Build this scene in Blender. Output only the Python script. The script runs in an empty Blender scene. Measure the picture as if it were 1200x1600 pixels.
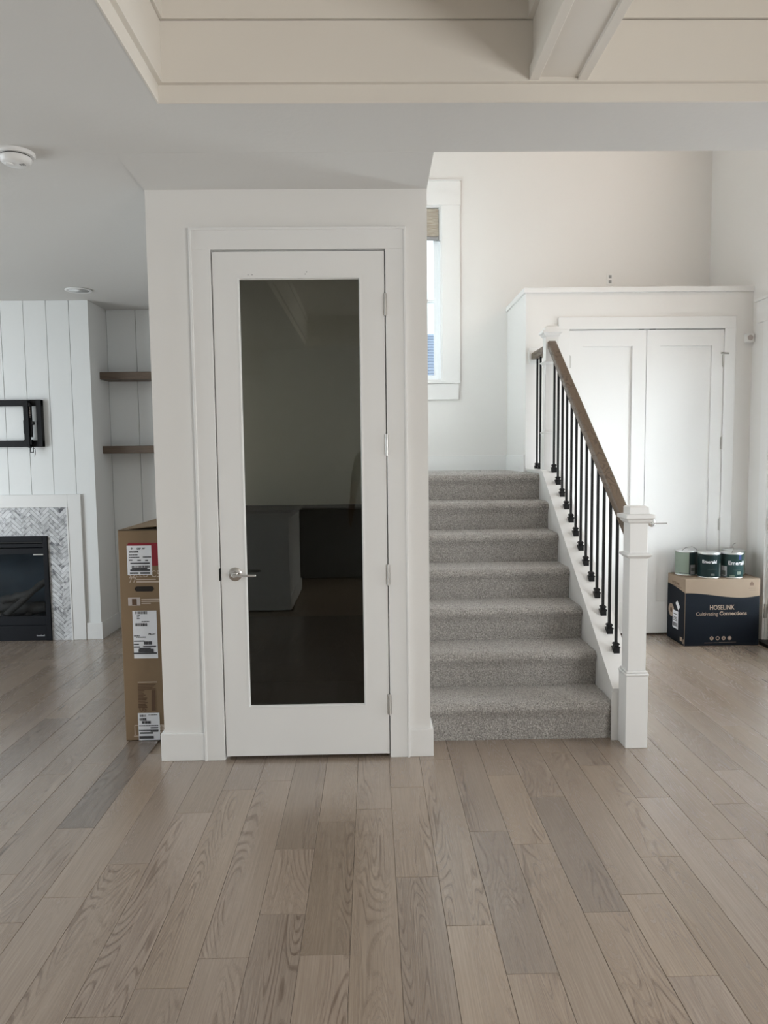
import bpy, bmesh, math, random
import numpy as np
from mathutils import Vector, Matrix
random.seed(7); rng = np.random.default_rng(7)
sc = bpy.context.scene
COL = sc.collection

# ------------------------------------------------------------------ camera
yaw, pitch, roll, CAM_H, FPX = .0172, -.0806, -.0117, 1.4991, 1136.55
F = Vector((math.sin(yaw)*math.cos(pitch), math.cos(yaw)*math.cos(pitch), math.sin(pitch)))
R = Vector((math.cos(yaw), -math.sin(yaw), 0)); U = R.cross(F)
R2 = math.cos(roll)*R + math.sin(roll)*U; U2 = -math.sin(roll)*R + math.cos(roll)*U
cam = bpy.data.cameras.new('camera'); cam_ob = bpy.data.objects.new('camera', cam); COL.objects.link(cam_ob)
cam.sensor_fit = 'VERTICAL'; cam.sensor_height = 32.0; cam.lens = FPX/1600*32.0
cam.clip_start = .02; cam.clip_end = 200
cam_ob.matrix_world = Matrix(((R2.x, U2.x, -F.x, 0), (R2.y, U2.y, -F.y, 0), (R2.z, U2.z, -F.z, CAM_H), (0, 0, 0, 1)))
sc.camera = cam_ob

# ------------------------------------------------------------------ light
sc.view_settings.view_transform = 'Standard'; sc.view_settings.look = 'None'
sc.view_settings.exposure = 0.0; sc.view_settings.gamma = 1.0
try: sc.view_settings.use_curve_mapping = False
except Exception: pass
w = bpy.data.worlds.new('overcast_sky'); sc.world = w; w.use_nodes = True
wn = w.node_tree.nodes['Background']; wn.inputs[0].default_value = (.80, .93, 1.0, 1); wn.inputs[1].default_value = 2.4

def area(name, loc, rot, sx, sy, power, col, portal=False):
    l = bpy.data.lights.new(name, 'AREA'); l.shape = 'RECTANGLE'; l.size = sx; l.size_y = sy
    l.energy = power; l.color = col
    if portal: l.cycles.is_portal = True
    o = bpy.data.objects.new(name, l); COL.objects.link(o); o.location = loc; o.rotation_euler = rot; return o
H = math.pi/2
# daylight by the windows; those out of view are made up to carry it
area('added_dining_light', (3.05, -1.95, 1.4), (0, H, 0), 1.1, 2.9, 156, (1, .995, .98))  # added lamp in a made-up window, brightens pier and ceiling
area('added_hall_light', (3.05, 2.85, 1.3), (0, H-.25, 0), 1.7, .66, 18, (.97, .98, 1.0))  # added lamp in a made-up window, brightens the floor at the right
area('added_living_light', (-5.17, 3.3, 1.35), (0, -H, 0), 2.1, 2.3, 86, (.86, .94, 1.0))  # added lamp in a made-up window, brightens the fireplace side
for z_ in (.42, .76, 1.10, 1.44, 1.78, 2.12):      # sky light slanting down through the glazed entry door
    area('daylight_entry_door', (3.118, 5.02, z_), (0, H-.25, 0), .31, .78, 10.5, (.93, .96, 1.0))
area('added_foyer_light', (3.05, 4.35, 4.25), (0, H, 0), 1.15, 1.75, 24, (1, .76, .58))  # warm lamp added in a made-up window to brighten the stairwell wall
area('daylight_stair_window', (.15, 6.72, 2.88), (H, 0, math.pi), .95, 1.5, 1, (1, 1, 1), portal=True)
area('added_stair_light_west', (-.66, 6.66, 2.88), (H, 0, math.pi), .52, 1.4, 120, (.88, .95, 1.0))  # extra lamp, out of sight, added to brighten the stairwell

# ------------------------------------------------------------------ materials
MATS = {}
def nt(name):
    m = bpy.data.materials.new(name); m.use_nodes = True; MATS[name] = m
    t = m.node_tree; return m, t, t.nodes, t.links, t.nodes['Principled BSDF']
def pm(name, col, rough=.5, metal=0, bump=0, bscale=60, spec=.5, var=0, vscale=4):
    m, t, N, L, b = nt(name)
    b.inputs['Base Color'].default_value = (*col, 1); b.inputs['Roughness'].default_value = rough
    b.inputs['Metallic'].default_value = metal; b.inputs['Specular IOR Level'].default_value = spec
    tc = N.new('ShaderNodeTexCoord')
    if var:
        n = N.new('ShaderNodeTexNoise'); n.inputs['Scale'].default_value = vscale; n.inputs['Detail'].default_value = 4
        L.new(tc.outputs['Object'], n.inputs['Vector'])
        mx = N.new('ShaderNodeMix'); mx.data_type = 'RGBA'
        mx.inputs[6].default_value = (*[c*(1-var) for c in col], 1); mx.inputs[7].default_value = (*[min(1, c*(1+var)) for c in col], 1)
        L.new(n.outputs['Fac'], mx.inputs[0]); L.new(mx.outputs[2], b.inputs['Base Color'])
    if bump:
        n = N.new('ShaderNodeTexNoise'); n.inputs['Scale'].default_value = bscale; n.inputs['Detail'].default_value = 3
        L.new(tc.outputs['Object'], n.inputs['Vector'])
        bp = N.new('ShaderNodeBump'); bp.inputs['Strength'].default_value = bump; bp.inputs['Distance'].default_value = .004
        L.new(n.outputs['Fac'], bp.inputs['Height']); L.new(bp.outputs['Normal'], b.inputs['Normal'])
    return m
pm('wall_paint', (.80, .79, .77), .62, bump=.05, bscale=220)
pm('ceiling_paint', (.67, .66, .64), .85, bump=.22, bscale=38)
pm('trim_white', (.82, .82, .81), .33)
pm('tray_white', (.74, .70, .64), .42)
pm('shiplap_white', (.82, .835, .83), .42)
pm('gap_dark', (.10, .10, .095), .8)
pm('black_metal', (.005, .005, .006), .45, spec=.22)
pm('black_insert', (.005, .006, .009), .5, spec=.2)
pm('chrome', (.62, .61, .59), .22, metal=1)
pm('satin_nickel', (.55, .54, .52), .33, metal=1)
pm('dark_bronze', (.012, .011, .010), .45, metal=.3)
pm('grout', (.60, .61, .62), .85)
pm('plastic_white', (.80, .80, .79), .4)
pm('plastic_grey', (.30, .30, .30), .5)
pm('vinyl_window', (.86, .89, .91), .3)
pm('cardboard', (.205, .138, .078), .75, var=.10, vscale=5, bump=.05, bscale=90)
pm('cardboard_light', (.25, .185, .13), .75, var=.08, vscale=6)
pm('cardboard_edge', (.05, .035, .022), .8)
pm('navy_print', (.0065, .0095, .0150), .6, var=.1, spec=.12)
pm('tan_print', (.34, .255, .19), .6)
pm('label_white', (.74, .75, .78), .5)
pm('label_ink', (.05, .05, .055), .6)
pm('faint_ink', (.36, .36, .38), .6)
pm('brown_ink', (.10, .055, .03), .7)
pm('red_print', (.24, .012, .022), .5)
pm('pale_print', (.52, .43, .36), .6)
pm('grey_print', (.45, .40, .38), .6)
pm('can_green', (.012, .040, .042), .38)
pm('can_teal', (.045, .105, .104), .36, var=.12, vscale=9)
pm('can_mint', (.46, .56, .47), .4)
pm('can_grey', (.24, .27, .26), .45)
pm('can_blue', (.10, .14, .42), .45)
pm('can_metal', (.70, .71, .71), .38, metal=1)
pm('wire', (.10, .10, .10), .4, metal=.6)
pm('ember_log', (.10, .082, .066), .9, var=.5, vscale=18, bump=.5, bscale=40)
pm('firebox_brick', (.055, .065, .07), .85, var=.4, vscale=7)
pm('counter_stone', (.78, .77, .75), .25, var=.04)
pm('cabinet_dark', (.30, .31, .31), .5)
pm('siding', (.55, .57, .60), .7)
pm('lawn_grey', (.30, .31, .29), .9)
pm('carton_void', (.02, .015, .012), .9)
pm('pantry_dark', (.012, .012, .011), .8, spec=.1)  # invented near-black for the added pantry block and the floor
pm('skin', (.22, .12, .075), .55)
pm('shirt_grey', (.06, .065, .06), .85)
pm('trousers_dark', (.010, .011, .014), .85)
pm('hair_dark', (.012, .010, .009), .7)
pm('roof_shingle', (.26, .29, .37), .8, var=.18, vscale=9)

# tinted, mirror-like door glass (dark pantry behind)
def glassmat(name, tint, ior, extra=0.0, rough=.0):
    m = bpy.data.materials.new(name); m.use_nodes = True; MATS[name] = m
    t = m.node_tree; N = t.nodes; L = t.links; N.clear()
    o = N.new('ShaderNodeOutputMaterial'); g = N.new('ShaderNodeBsdfGlossy'); tr = N.new('ShaderNodeBsdfTransparent')
    mx = N.new('ShaderNodeMixShader'); fr = N.new('ShaderNodeFresnel'); ad = N.new('ShaderNodeMath'); ad.operation = 'ADD'
    fr.inputs['IOR'].default_value = ior; ad.inputs[1].default_value = extra; ad.use_clamp = True
    g.inputs['Roughness'].default_value = rough; g.inputs['Color'].default_value = (1, 1, 1, 1); tr.inputs['Color'].default_value = (*tint, 1)
    L.new(fr.outputs[0], ad.inputs[0]); L.new(ad.outputs[0], mx.inputs[0]); L.new(tr.outputs[0], mx.inputs[1]); L.new(g.outputs[0], mx.inputs[2])
    L.new(mx.outputs[0], o.inputs['Surface']); return m
glassmat('tinted_glass', (.95, .96, .915), 1.42, .0)
glassmat('clear_glass', (.96, .98, .98), 1.45)
glassmat('smoked_glass', (.80, .84, .88), 1.2, .0)

def wood(name, c1, c2, rough, sx, sy, use_color=False, knots=False, bump=.15, axis=1, bands=46):
    """long grain along object axis `axis`"""
    m, t, N, L, b = nt(name); b.inputs['Roughness'].default_value = rough
    tc = N.new('ShaderNodeTexCoord'); oi = N.new('ShaderNodeObjectInfo')
    mp = N.new('ShaderNodeMapping'); s = [sx, sx, sx]; s[axis] = sy; mp.inputs['Scale'].default_value = s
    L.new(tc.outputs['Object'], mp.inputs['Vector'])
    off = N.new('ShaderNodeVectorMath'); off.operation = 'ADD'
    sc_ = N.new('ShaderNodeVectorMath'); sc_.operation = 'SCALE'; sc_.inputs[0].default_value = (37, 53, 11); L.new(oi.outputs['Random'], sc_.inputs['Scale'])
    L.new(mp.outputs[0], off.inputs[0]); L.new(sc_.outputs[0], off.inputs[1])
    warp = N.new('ShaderNodeTexNoise'); warp.inputs['Scale'].default_value = .9; warp.inputs['Detail'].default_value = 1
    L.new(off.outputs[0], warp.inputs['Vector'])
    # cathedral grain: contour bands of a slow noise
    mul = N.new('ShaderNodeMath'); mul.operation = 'MULTIPLY'; mul.inputs[1].default_value = bands; L.new(warp.outputs['Fac'], mul.inputs[0])
    sn = N.new('ShaderNodeMath'); sn.operation = 'SINE'; L.new(mul.outputs[0], sn.inputs[0])
    ab = N.new('ShaderNodeMapRange'); ab.inputs[1].default_value = .1; ab.inputs[2].default_value = 1; ab.clamp = True; L.new(sn.outputs[0], ab.inputs[0])
    # where the cathedral shows
    msk = N.new('ShaderNodeTexNoise'); msk.inputs['Scale'].default_value = .55; msk.inputs['Detail'].default_value = 1; L.new(off.outputs[0], msk.inputs['Vector'])
    mr = N.new('ShaderNodeMapRange'); mr.inputs[1].default_value = .40; mr.inputs[2].default_value = .60; L.new(msk.outputs['Fac'], mr.inputs[0])
    m1 = N.new('ShaderNodeMath'); m1.operation = 'MULTIPLY'; L.new(ab.outputs[0], m1.inputs[0]); L.new(mr.outputs[0], m1.inputs[1])
    fine = N.new('ShaderNodeTexNoise'); fine.inputs['Scale'].default_value = 5.5; fine.inputs['Detail'].default_value = 6; fine.inputs['Roughness'].default_value = .65
    mp2 = N.new('ShaderNodeMapping'); s2 = [3.2, 3.2, 3.2]; s2[axis] = .7; mp2.inputs['Scale'].default_value = s2
    L.new(off.outputs[0], mp2.inputs['Vector']); L.new(mp2.outputs[0], fine.inputs['Vector'])
    fr = N.new('ShaderNodeMapRange'); fr.inputs[1].default_value = .35; fr.inputs[2].default_value = .72; L.new(fine.outputs['Fac'], fr.inputs[0])
    m2 = N.new('ShaderNodeMath'); m2.operation = 'MULTIPLY_ADD'; m2.inputs[1].default_value = .5; m2.inputs[2].default_value = 0; L.new(fr.outputs[0], m2.inputs[0])
    m3 = N.new('ShaderNodeMath'); m3.operation = 'MULTIPLY_ADD'; m3.inputs[1].default_value = .62; L.new(m1.outputs[0], m3.inputs[0]); L.new(m2.outputs[0], m3.inputs[2])
    mx = N.new('ShaderNodeMix'); mx.data_type = 'RGBA'; mx.inputs[6].default_value = (*c1, 1); mx.inputs[7].default_value = (*c2, 1)
    L.new(m3.outputs[0], mx.inputs[0]); out = mx.outputs[2]
    if use_color:
        b.inputs['Coat Weight'].default_value = 1.0; b.inputs['Coat Roughness'].default_value = .27
        mu = N.new('ShaderNodeMix'); mu.data_type = 'RGBA'; mu.blend_type = 'MULTIPLY'; mu.inputs[0].default_value = 1
        L.new(out, mu.inputs[6]); L.new(oi.outputs['Color'], mu.inputs[7]); out = mu.outputs[2]
    if knots:
        vo = N.new('ShaderNodeTexVoronoi'); vo.inputs['Scale'].default_value = 1.0
        mk = N.new('ShaderNodeMapping'); mk.inputs['Scale'].default_value = (.62, .85, .2); L.new(off.outputs[0], mk.inputs['Vector']); L.new(mk.outputs[0], vo.inputs['Vector'])
        kr = N.new('ShaderNodeMapRange'); kr.inputs[1].default_value = .028; kr.inputs[2].default_value = .075; kr.inputs[3].default_value = 1; kr.inputs[4].default_value = 0; L.new(vo.outputs['Distance'], kr.inputs[0])
        km = N.new('ShaderNodeMix'); km.data_type = 'RGBA'; km.inputs[7].default_value = (.05, .035, .028, 1); L.new(kr.outputs[0], km.inputs[0]); L.new(out, km.inputs[6]); out = km.outputs[2]
    L.new(out, b.inputs['Base Color'])
    bp = N.new('ShaderNodeBump'); bp.inputs['Strength'].default_value = bump; bp.inputs['Distance'].default_value = .002; bp.invert = True
    L.new(m3.outputs[0], bp.inputs['Height']); L.new(bp.outputs['Normal'], b.inputs['Normal'])
    rr = N.new('ShaderNodeMapRange'); rr.inputs[3].default_value = rough-.05; rr.inputs[4].default_value = rough+.1; L.new(m3.outputs[0], rr.inputs[0]); L.new(rr.outputs[0], b.inputs['Roughness'])
    return m
wood('oak_plank', (1, 1, 1), (.46, .40, .355), .26, 11, 1.0, use_color=True, knots=True, bump=.16, bands=200)
wood('oak_slab', (.375, .295, .222), (.25, .195, .145), .40, 9, 1.0)
wood('rail_wood', (.150, .108, .072), (.075, .050, .033), .42, 16, 2.0)
wood('shelf_wood', (.135, .095, .066), (.055, .036, .026), .5, 12, 2.2, axis=0)

def carpetmat():
    m, t, N, L, b = nt('carpet'); b.inputs['Roughness'].default_value = .95; b.inputs['Specular IOR Level'].default_value = .1; b.inputs['Sheen Weight'].default_value = .5; b.inputs['Sheen Roughness'].default_value = .5
    at = N.new('ShaderNodeAttribute'); at.attribute_name = 'tone'
    tc = N.new('ShaderNodeTexCoord'); n = N.new('ShaderNodeTexNoise'); n.inputs['Scale'].default_value = 140; n.inputs['Detail'].default_value = 2
    L.new(tc.outputs['Object'], n.inputs['Vector'])
    ad = N.new('ShaderNodeMath'); ad.operation = 'MULTIPLY_ADD'; ad.inputs[1].default_value = .55; L.new(n.outputs['Fac'], ad.inputs[0])
    ml = N.new('ShaderNodeMath'); ml.operation = 'MULTIPLY'; ml.inputs[1].default_value = .62; L.new(at.outputs['Fac'], ml.inputs[0]); L.new(ml.outputs[0], ad.inputs[2])
    cr = N.new('ShaderNodeValToRGB'); e = cr.color_ramp.elements
    e[0].position = .16; e[0].color = (.09, .084, .077, 1); e[1].position = .86; e[1].color = (.68, .652, .615, 1)
    e2 = cr.color_ramp.elements.new(.5); e2.color = (.325, .309, .29, 1)
    L.new(ad.outputs[0], cr.inputs['Fac']); L.new(cr.outputs['Color'], b.inputs['Base Color'])
    return m
carpetmat()

def marblemat():
    m, t, N, L, b = nt('marble_tile'); b.inputs['Roughness'].default_value = .28
    tc = N.new('ShaderNodeTexCoord'); oi = N.new('ShaderNodeObjectInfo')
    sv = N.new('ShaderNodeVectorMath'); sv.operation = 'SCALE'; sv.inputs[0].default_value = (31, 17, 47); L.new(oi.outputs['Random'], sv.inputs['Scale'])
    ad = N.new('ShaderNodeVectorMath'); ad.operation = 'ADD'; L.new(tc.outputs['Object'], ad.inputs[0]); L.new(sv.outputs[0], ad.inputs[1])
    n = N.new('ShaderNodeTexNoise'); n.inputs['Scale'].default_value = 14; n.inputs['Detail'].default_value = 5; n.inputs['Distortion'].default_value = 1.2; L.new(ad.outputs[0], n.inputs['Vector'])
    cr = N.new('ShaderNodeValToRGB'); e = cr.color_ramp.elements
    e[0].position = .30; e[0].color = (.20, .20, .22, 1); e[1].position = .5; e[1].color = (1, 1, 1, 1); L.new(n.outputs['Fac'], cr.inputs['Fac'])
    mu = N.new('ShaderNodeMix'); mu.data_type = 'RGBA'; mu.blend_type = 'MULTIPLY'; mu.inputs[0].default_value = .8
    L.new(cr.outputs['Color'], mu.inputs[6]); L.new(oi.outputs['Color'], mu.inputs[7]); 
    mu2 = N.new('ShaderNodeMix'); mu2.data_type = 'RGBA'; mu2.blend_type = 'MULTIPLY'; mu2.inputs[0].default_value = 1
    L.new(oi.outputs['Color'], mu2.inputs[6]); L.new(mu.outputs[2], mu2.inputs[7])
    L.new(mu.outputs[2], b.inputs['Base Color']); return m
marblemat()
def blindmat():
    m, t, N, L, b = nt('woven_blind'); b.inputs['Roughness'].default_value = .8
    tc = N.new('ShaderNodeTexCoord'); mp = N.new('ShaderNodeMapping'); mp.inputs['Scale'].default_value = (6, 6, 60); L.new(tc.outputs['Object'], mp.inputs['Vector'])
    n = N.new('ShaderNodeTexNoise'); n.inputs['Scale'].default_value = 2; n.inputs['Detail'].default_value = 4; L.new(mp.outputs[0], n.inputs['Vector'])
    cr = N.new('ShaderNodeValToRGB'); e = cr.color_ramp.elements; e[0].position = .3; e[0].color = (.26, .22, .17, 1); e[1].position = .7; e[1].color = (.48, .43, .36, 1)
    L.new(n.outputs['Fac'], cr.inputs['Fac']); L.new(cr.outputs['Color'], b.inputs['Base Color'])
blindmat()

# ------------------------------------------------------------------ geometry helpers
WLOC = {}
def empty(name, loc, parent=None, **props):
    o = bpy.data.objects.new(name, None); COL.objects.link(o); o.empty_display_size = .1
    WLOC[o.name] = Vector(loc); o.location = Vector(loc) - (WLOC[parent.name] if parent else Vector())
    o.parent = parent
    for k, v in props.items(): o[k] = v
    return o
def link(name, me, mat, parent, center=True, smooth=False, base=False, **props):
    co = np.empty(len(me.vertices)*3, np.float32); me.vertices.foreach_get('co', co); co = co.reshape(-1, 3)
    lo, hi = co.min(0), co.max(0); c = (lo+hi)/2
    if base: c[2] = lo[2]
    co -= c; me.vertices.foreach_set('co', co.ravel()); me.update()
    if mat is not None: me.materials.append(MATS[mat] if isinstance(mat, str) else mat)
    o = bpy.data.objects.new(name, me); COL.objects.link(o)
    cw = Vector([float(v) for v in c]); WLOC[o.name] = cw
    o.location = cw - (WLOC[parent.name] if parent else Vector()); o.parent = parent
    if smooth:
        for p in me.polygons: p.use_smooth = True
    for k, v in props.items(): o[k] = v
    return o
def bm_box(bm, x0, x1, y0, y1, z0, z1, bev=0, seg=1, mtx=None):
    r = bmesh.ops.create_cube(bm, size=1)
    vs = r['verts']
    for v in vs: v.co = Vector(((x0+x1)/2+v.co.x*(x1-x0), (y0+y1)/2+v.co.y*(y1-y0), (z0+z1)/2+v.co.z*(z1-z0)))
    if bev:
        es = list({e for v in vs for e in v.link_edges})
        r2 = bmesh.ops.bevel(bm, geom=es, offset=bev, segments=seg, affect='EDGES', profile=.5)
        vs = list({v for f in r2['faces'] for v in f.verts} | {v for v in vs if v.is_valid})
    if mtx is not None: bmesh.ops.transform(bm, matrix=mtx, verts=vs)
    return vs
def fin(name, bm, mat, parent=None, smooth=False, base=False, **props):
    bmesh.ops.recalc_face_normals(bm, faces=bm.faces)
    me = bpy.data.meshes.new(name); bm.to_mesh(me); bm.free()
    return link(name, me, mat, parent, smooth=smooth, base=base, **props)
def box(name, x0, x1, y0, y1, z0, z1, mat, parent=None, bev=0, seg=1, mtx=None, **props):
    bm = bmesh.new(); bm_box(bm, x0, x1, y0, y1, z0, z1, bev, seg, mtx); return fin(name, bm, mat, parent, **props)
def boxes(name, lst, mat, parent=None, bev=0, **props):
    bm = bmesh.new()
    for i, b in enumerate(lst):      # hair-thin size steps keep touching pieces from sharing a face
        e = i*.00004; bm_box(bm, b[0]-e, b[1]+e, b[2]-e, b[3]+e, b[4]-e, b[5]+e, bev=bev)
    return fin(name, bm, mat, parent, **props)
def bm_prism(bm, poly, axis, a, b):
    """poly of 2-D points swept along axis from a to b. axis x: (y,z); y: (x,z); z: (x,y)"""
    def P(p, t):
        return {'x': (t, p[0], p[1]), 'y': (p[0], t, p[1]), 'z': (p[0], p[1], t)}[axis]
    v0 = [bm.verts.new(P(p, a)) for p in poly]; v1 = [bm.verts.new(P(p, b)) for p in poly]
    n = len(poly); bm.faces.new(v0); bm.faces.new(v1[::-1])
    for i in range(n): bm.faces.new((v0[i], v1[i], v1[(i+1) % n], v0[(i+1) % n]))
def prism(name, poly, axis, a, b, mat, parent=None, bev=0, **props):
    bm = bmesh.new(); bm_prism(bm, poly, axis, a, b)
    if bev: bmesh.ops.bevel(bm, geom=bm.edges[:], offset=bev, segments=2, affect='EDGES')
    return fin(name, bm, mat, parent, **props)
def bm_lathe(bm, prof, c, axis='z', n=32, caps=True):
    """prof: list (radius, height) around axis through c"""
    rings = []
    for r, h in prof:
        ring = []
        for i in range(n):
            a = 2*math.pi*i/n; p = (r*math.cos(a), r*math.sin(a), h)
            if axis == 'y': p = (p[0], p[2], p[1])
            if axis == 'x': p = (p[2], p[0], p[1])
            ring.append(bm.verts.new(Vector(c)+Vector(p)))
        rings.append(ring)
    for a, b in zip(rings, rings[1:]):
        for i in range(n): bm.faces.new((a[i], a[(i+1) % n], b[(i+1) % n], b[i]))
    if caps:
        bm.faces.new(rings[0][::-1]); bm.faces.new(rings[-1])
def lathe(name, prof, c, mat, parent=None, axis='z', n=32, smooth=True, **props):
    bm = bmesh.new(); bm_lathe(bm, prof, c, axis, n); o = fin(name, bm, mat, parent, smooth=smooth, **props)
    if smooth: autosm(o)
    return o
def autosm(o, ang=35):
    me = o.data; bm = bmesh.new(); bm.from_mesh(me)
    for e in bm.edges:
        if len(e.link_faces) == 2 and e.calc_face_angle(0) > math.radians(ang): e.smooth = False
    bm.to_mesh(me); bm.free()
def bm_tube(bm, pts, r, n=8):
    pts = [Vector(p) for p in pts]; rings = []; up = Vector((0, 0, 1))
    for i, p in enumerate(pts):
        d = (pts[min(i+1, len(pts)-1)] - pts[max(i-1, 0)]).normalized()
        a = d.cross(up) if abs(d.dot(up)) < .95 else d.cross(Vector((1, 0, 0))); a.normalize(); b = d.cross(a)
        rr = r[i] if isinstance(r, (list, tuple)) else r
        rings.append([bm.verts.new(p + rr*(math.cos(2*math.pi*k/n)*a + math.sin(2*math.pi*k/n)*b)) for k in range(n)])
    for a, b in zip(rings, rings[1:]):
        for k in range(n): bm.faces.new((a[k], a[(k+1) % n], b[(k+1) % n], b[k]))
    bm.faces.new(rings[0][::-1]); bm.faces.new(rings[-1])
def tube(name, pts, r, mat, parent=None, n=8, **props):
    bm = bmesh.new(); bm_tube(bm, pts, r, n); o = fin(name, bm, mat, parent, smooth=True, **props); autosm(o, 50); return o
def text(name, s, size, loc, mat, parent, face='-y', bold=0, width=None, align='CENTER', depth=.0006):
    c = bpy.data.curves.new(name, 'FONT'); c.body = s; c.size = size; c.align_x = align; c.align_y = 'CENTER'; c.extrude = depth/2; c.offset = bold; c.resolution_u = 3
    o = bpy.data.objects.new(name+'_tmp', c); COL.objects.link(o); bpy.context.view_layer.update()
    me = bpy.data.meshes.new_from_object(o.evaluated_get(bpy.context.evaluated_depsgraph_get()))
    bpy.data.objects.remove(o); bpy.data.curves.remove(c)
    if width:
        xs = [v.co.x for v in me.vertices]; k = width/(max(xs)-min(xs)) if xs else 1
        me.transform(Matrix.Diagonal((k, 1, 1, 1)))
    rot = {'-y': Matrix.Rotation(H, 4, 'X'), '-x': Matrix.Rotation(-H, 4, 'Z') @ Matrix.Rotation(H, 4, 'X')}[face]
    me.transform(Matrix.Translation(Vector(loc)) @ rot); me.materials.clear()
    return link(name, me, mat, parent)
def struct(o): o['kind'] = 'structure'; return o
def thing(o, label, cat, group=None):
    o['label'] = label; o['category'] = cat
    if group: o['group'] = group
    return o

# ------------------------------------------------------------------ dimensions found from the photograph
C = 2.74                                   # main ceiling
PXL, PXR, PY = -1.034, .277, 3.504         # pantry block: left, right, front
CY = 5.79                                  # closet front
FY, FXR = 5.94, -2.237                     # fireplace breast front and right end
NY = 6.34                                  # alcove back
WY = 6.55                                  # stairwell back wall
RX = 3.03                                  # right wall
LX, REAR, UP = -5.2, -4.5, 5.4

# ------------------------------------------------------------------ floor with planks
floor = struct(box('floor', LX, RX+.1, REAR, 6.6, -.10, -.012, 'oak_slab'))
PW, PX0 = .1512, .069
known = {-3: [2.663, 2.273], -2: [2.865, 2.073], -1: [2.966, 1.45], 0: [3.161, 2.465], 1: [2.194, 3.45], 2: [2.765, 1.974], 3: [3.265, 2.665], 4: [3.044, 2.246], 5: [2.337, 1.949, 3.5], 6: [2.559, 3.35], 7: [3.019, 1.95],
 8: [2.672, 3.7], 9: [2.949, 2.55, 4.3], 10: [3.274, 2.3], -9: [2.258, 2.856, 4.4], -8: [2.39, 3.6], -7: [2.587], -4: [2.069, 3.25], -6: [2.964, 1.85], -5: [3.168, 1.95], -11: [3.365, 2.3], -13: [4.116], -12: [4.449, 3.1], -14: [4.65, 5.467]}
tone_at = {(-9, 3.2): (.66, .90), (2, 2.4): (.86, .93), (4, 2.6): (.82, .94), (-3, 2.9): (.86, .97), (-2, 2.5): (.86, 1.0), (0, 2.2): (.86, .97), (-6, 3.2): (.90, .99),
 (1, 1.8): (1.10, 1.0), (1, 2.9): (1.04, .98), (3, 3.0): (1.08, 1.0), (3, 2.4): (1.0, .98), (-14, 5.0): (.80, .97), (-13, 3.6): (.84, .92), (-1, 2.4): (.98, 1.0), (-5, 2.5): (.98, 1), (5, 1.5): (1.06, 1.04), (6, 2.9): (1.0, 1.0), (7, 2.5): (1.06, 1.04), (8, 2.3): (1.1, 1.05), (5, 2.8): (.98, .97), (9, 3.6): (.93, 1.0), (10, 2.9): (1.03, 1.04), (0, 2.8): (1.0, 1.0), (2, 3.0): (.95, .95)}
Y_A, Y_B = .35, 6.34
x_lo, x_hi = -29, 19
for k in range(x_lo, x_hi+1):
    xa, xb = PX0+k*PW, PX0+(k+1)*PW
    if xa >= RX: break
    xb = min(xb, RX)
    y_end = Y_B if xb < PXL else (PY+.08 if xb < PXR else CY+.1)
    if xb > PXR and xb < 1.24: y_end = 3.78
    y_start = Y_A if -13 <= k <= 13 else (1.2 if -20 <= k else 2.2)
    js = sorted(known.get(k, []))
    if not js: js = [y_start + rng.uniform(.5, 1.4)]
    while js[-1] < y_end-.45: js.append(js[-1] + rng.uniform(.85, 1.9))
    while js[0] > y_start+.5: js.insert(0, js[0] - rng.uniform(.8, 1.5))
    js = [j for j in js if y_start+.15 < j < y_end-.12]
    cuts = [y_start] + js + [y_end]
    for a, b in zip(cuts, cuts[1:]):
        bm = bmesh.new(); g = .0004
        vs = bm_box(bm, xa+g, xb-g, a+g, b-g, -.012, 0, 0)
        top = [e for e in bm.edges if all(abs(v.co.z) < 1e-6 for v in e.verts)]
        bmesh.ops.bevel(bm, geom=top, offset=.0011, segments=1, affect='EDGES')
        o = fin('plank', bm, 'oak_plank', floor)
        t, wv = float(np.clip(rng.normal(1.0, .06), .86, 1.12)), float(rng.uniform(.93, 1.04))
        for (kk, yy), (tt, ww) in tone_at.items():
            if kk == k and a < yy < b: t, wv = tt, ww
        # wv < 1 : greyer / purpler plank, > 1 paler pink-grey
        base = np.array([.362, .286, .220])*t
        grey = base.mean()*np.array([1.09, .965, .945])
        f = min(1, max(0, abs(1-wv)*3.2 if wv < 1 else (wv-1)*6))
        cc = base*(1-f)+grey*f*(1.0 if wv < 1 else 1.05)
        o.color = (*[float(v) for v in cc], 1)

# ------------------------------------------------------------------ walls and ceiling
T = .12
struct(boxes('wall_rear', [(LX-T, RX+T, REAR-T, REAR, -.1, 3.3)], 'wall_paint'))
struct(box('wall_kitchen', -1.27, .6, -1.9, -1.78, 0, C, 'wall_paint'))
struct(boxes('wall_left', [(LX-T, LX, REAR, 6.6, -.1, .25), (LX-T, LX, REAR, 6.6, 2.45, 2.9), (LX-T, LX, REAR, 2.1, .25, 2.45), (LX-T, LX, 4.5, 6.6, .25, 2.45)], 'wall_paint'))
struct(boxes('wall_right', [(RX, RX+T, REAR, -3.45, -.1, 3.6), (RX, RX+T, -.45, 2.45, -.1, 3.6), (RX, RX+T, 3.25, 4.50, -.1, 3.6), (RX, RX+T, 2.45, 3.25, -.1, .4), (RX, RX+T, 2.45, 3.25, 2.25, 3.6), (RX, RX+T, -3.45, -.45, -.1, .82), (RX, RX+T, -3.45, -.45, 1.98, 3.6), (RX, RX+T, 5.50, 6.7, -.1, 3.6), (RX, RX+T, 4.50, 5.50, 2.46, 3.6), (RX, RX+T, 3.0, 3.42, 3.6, UP), (RX, RX+T, 5.28, 6.7, 3.6, UP), (RX, RX+T, 3.42, 5.28, 4.9, UP)], 'wall_paint'))
WX0, WX1, WZ0, WZ1 = -.94, .648, 2.135, 3.65
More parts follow.
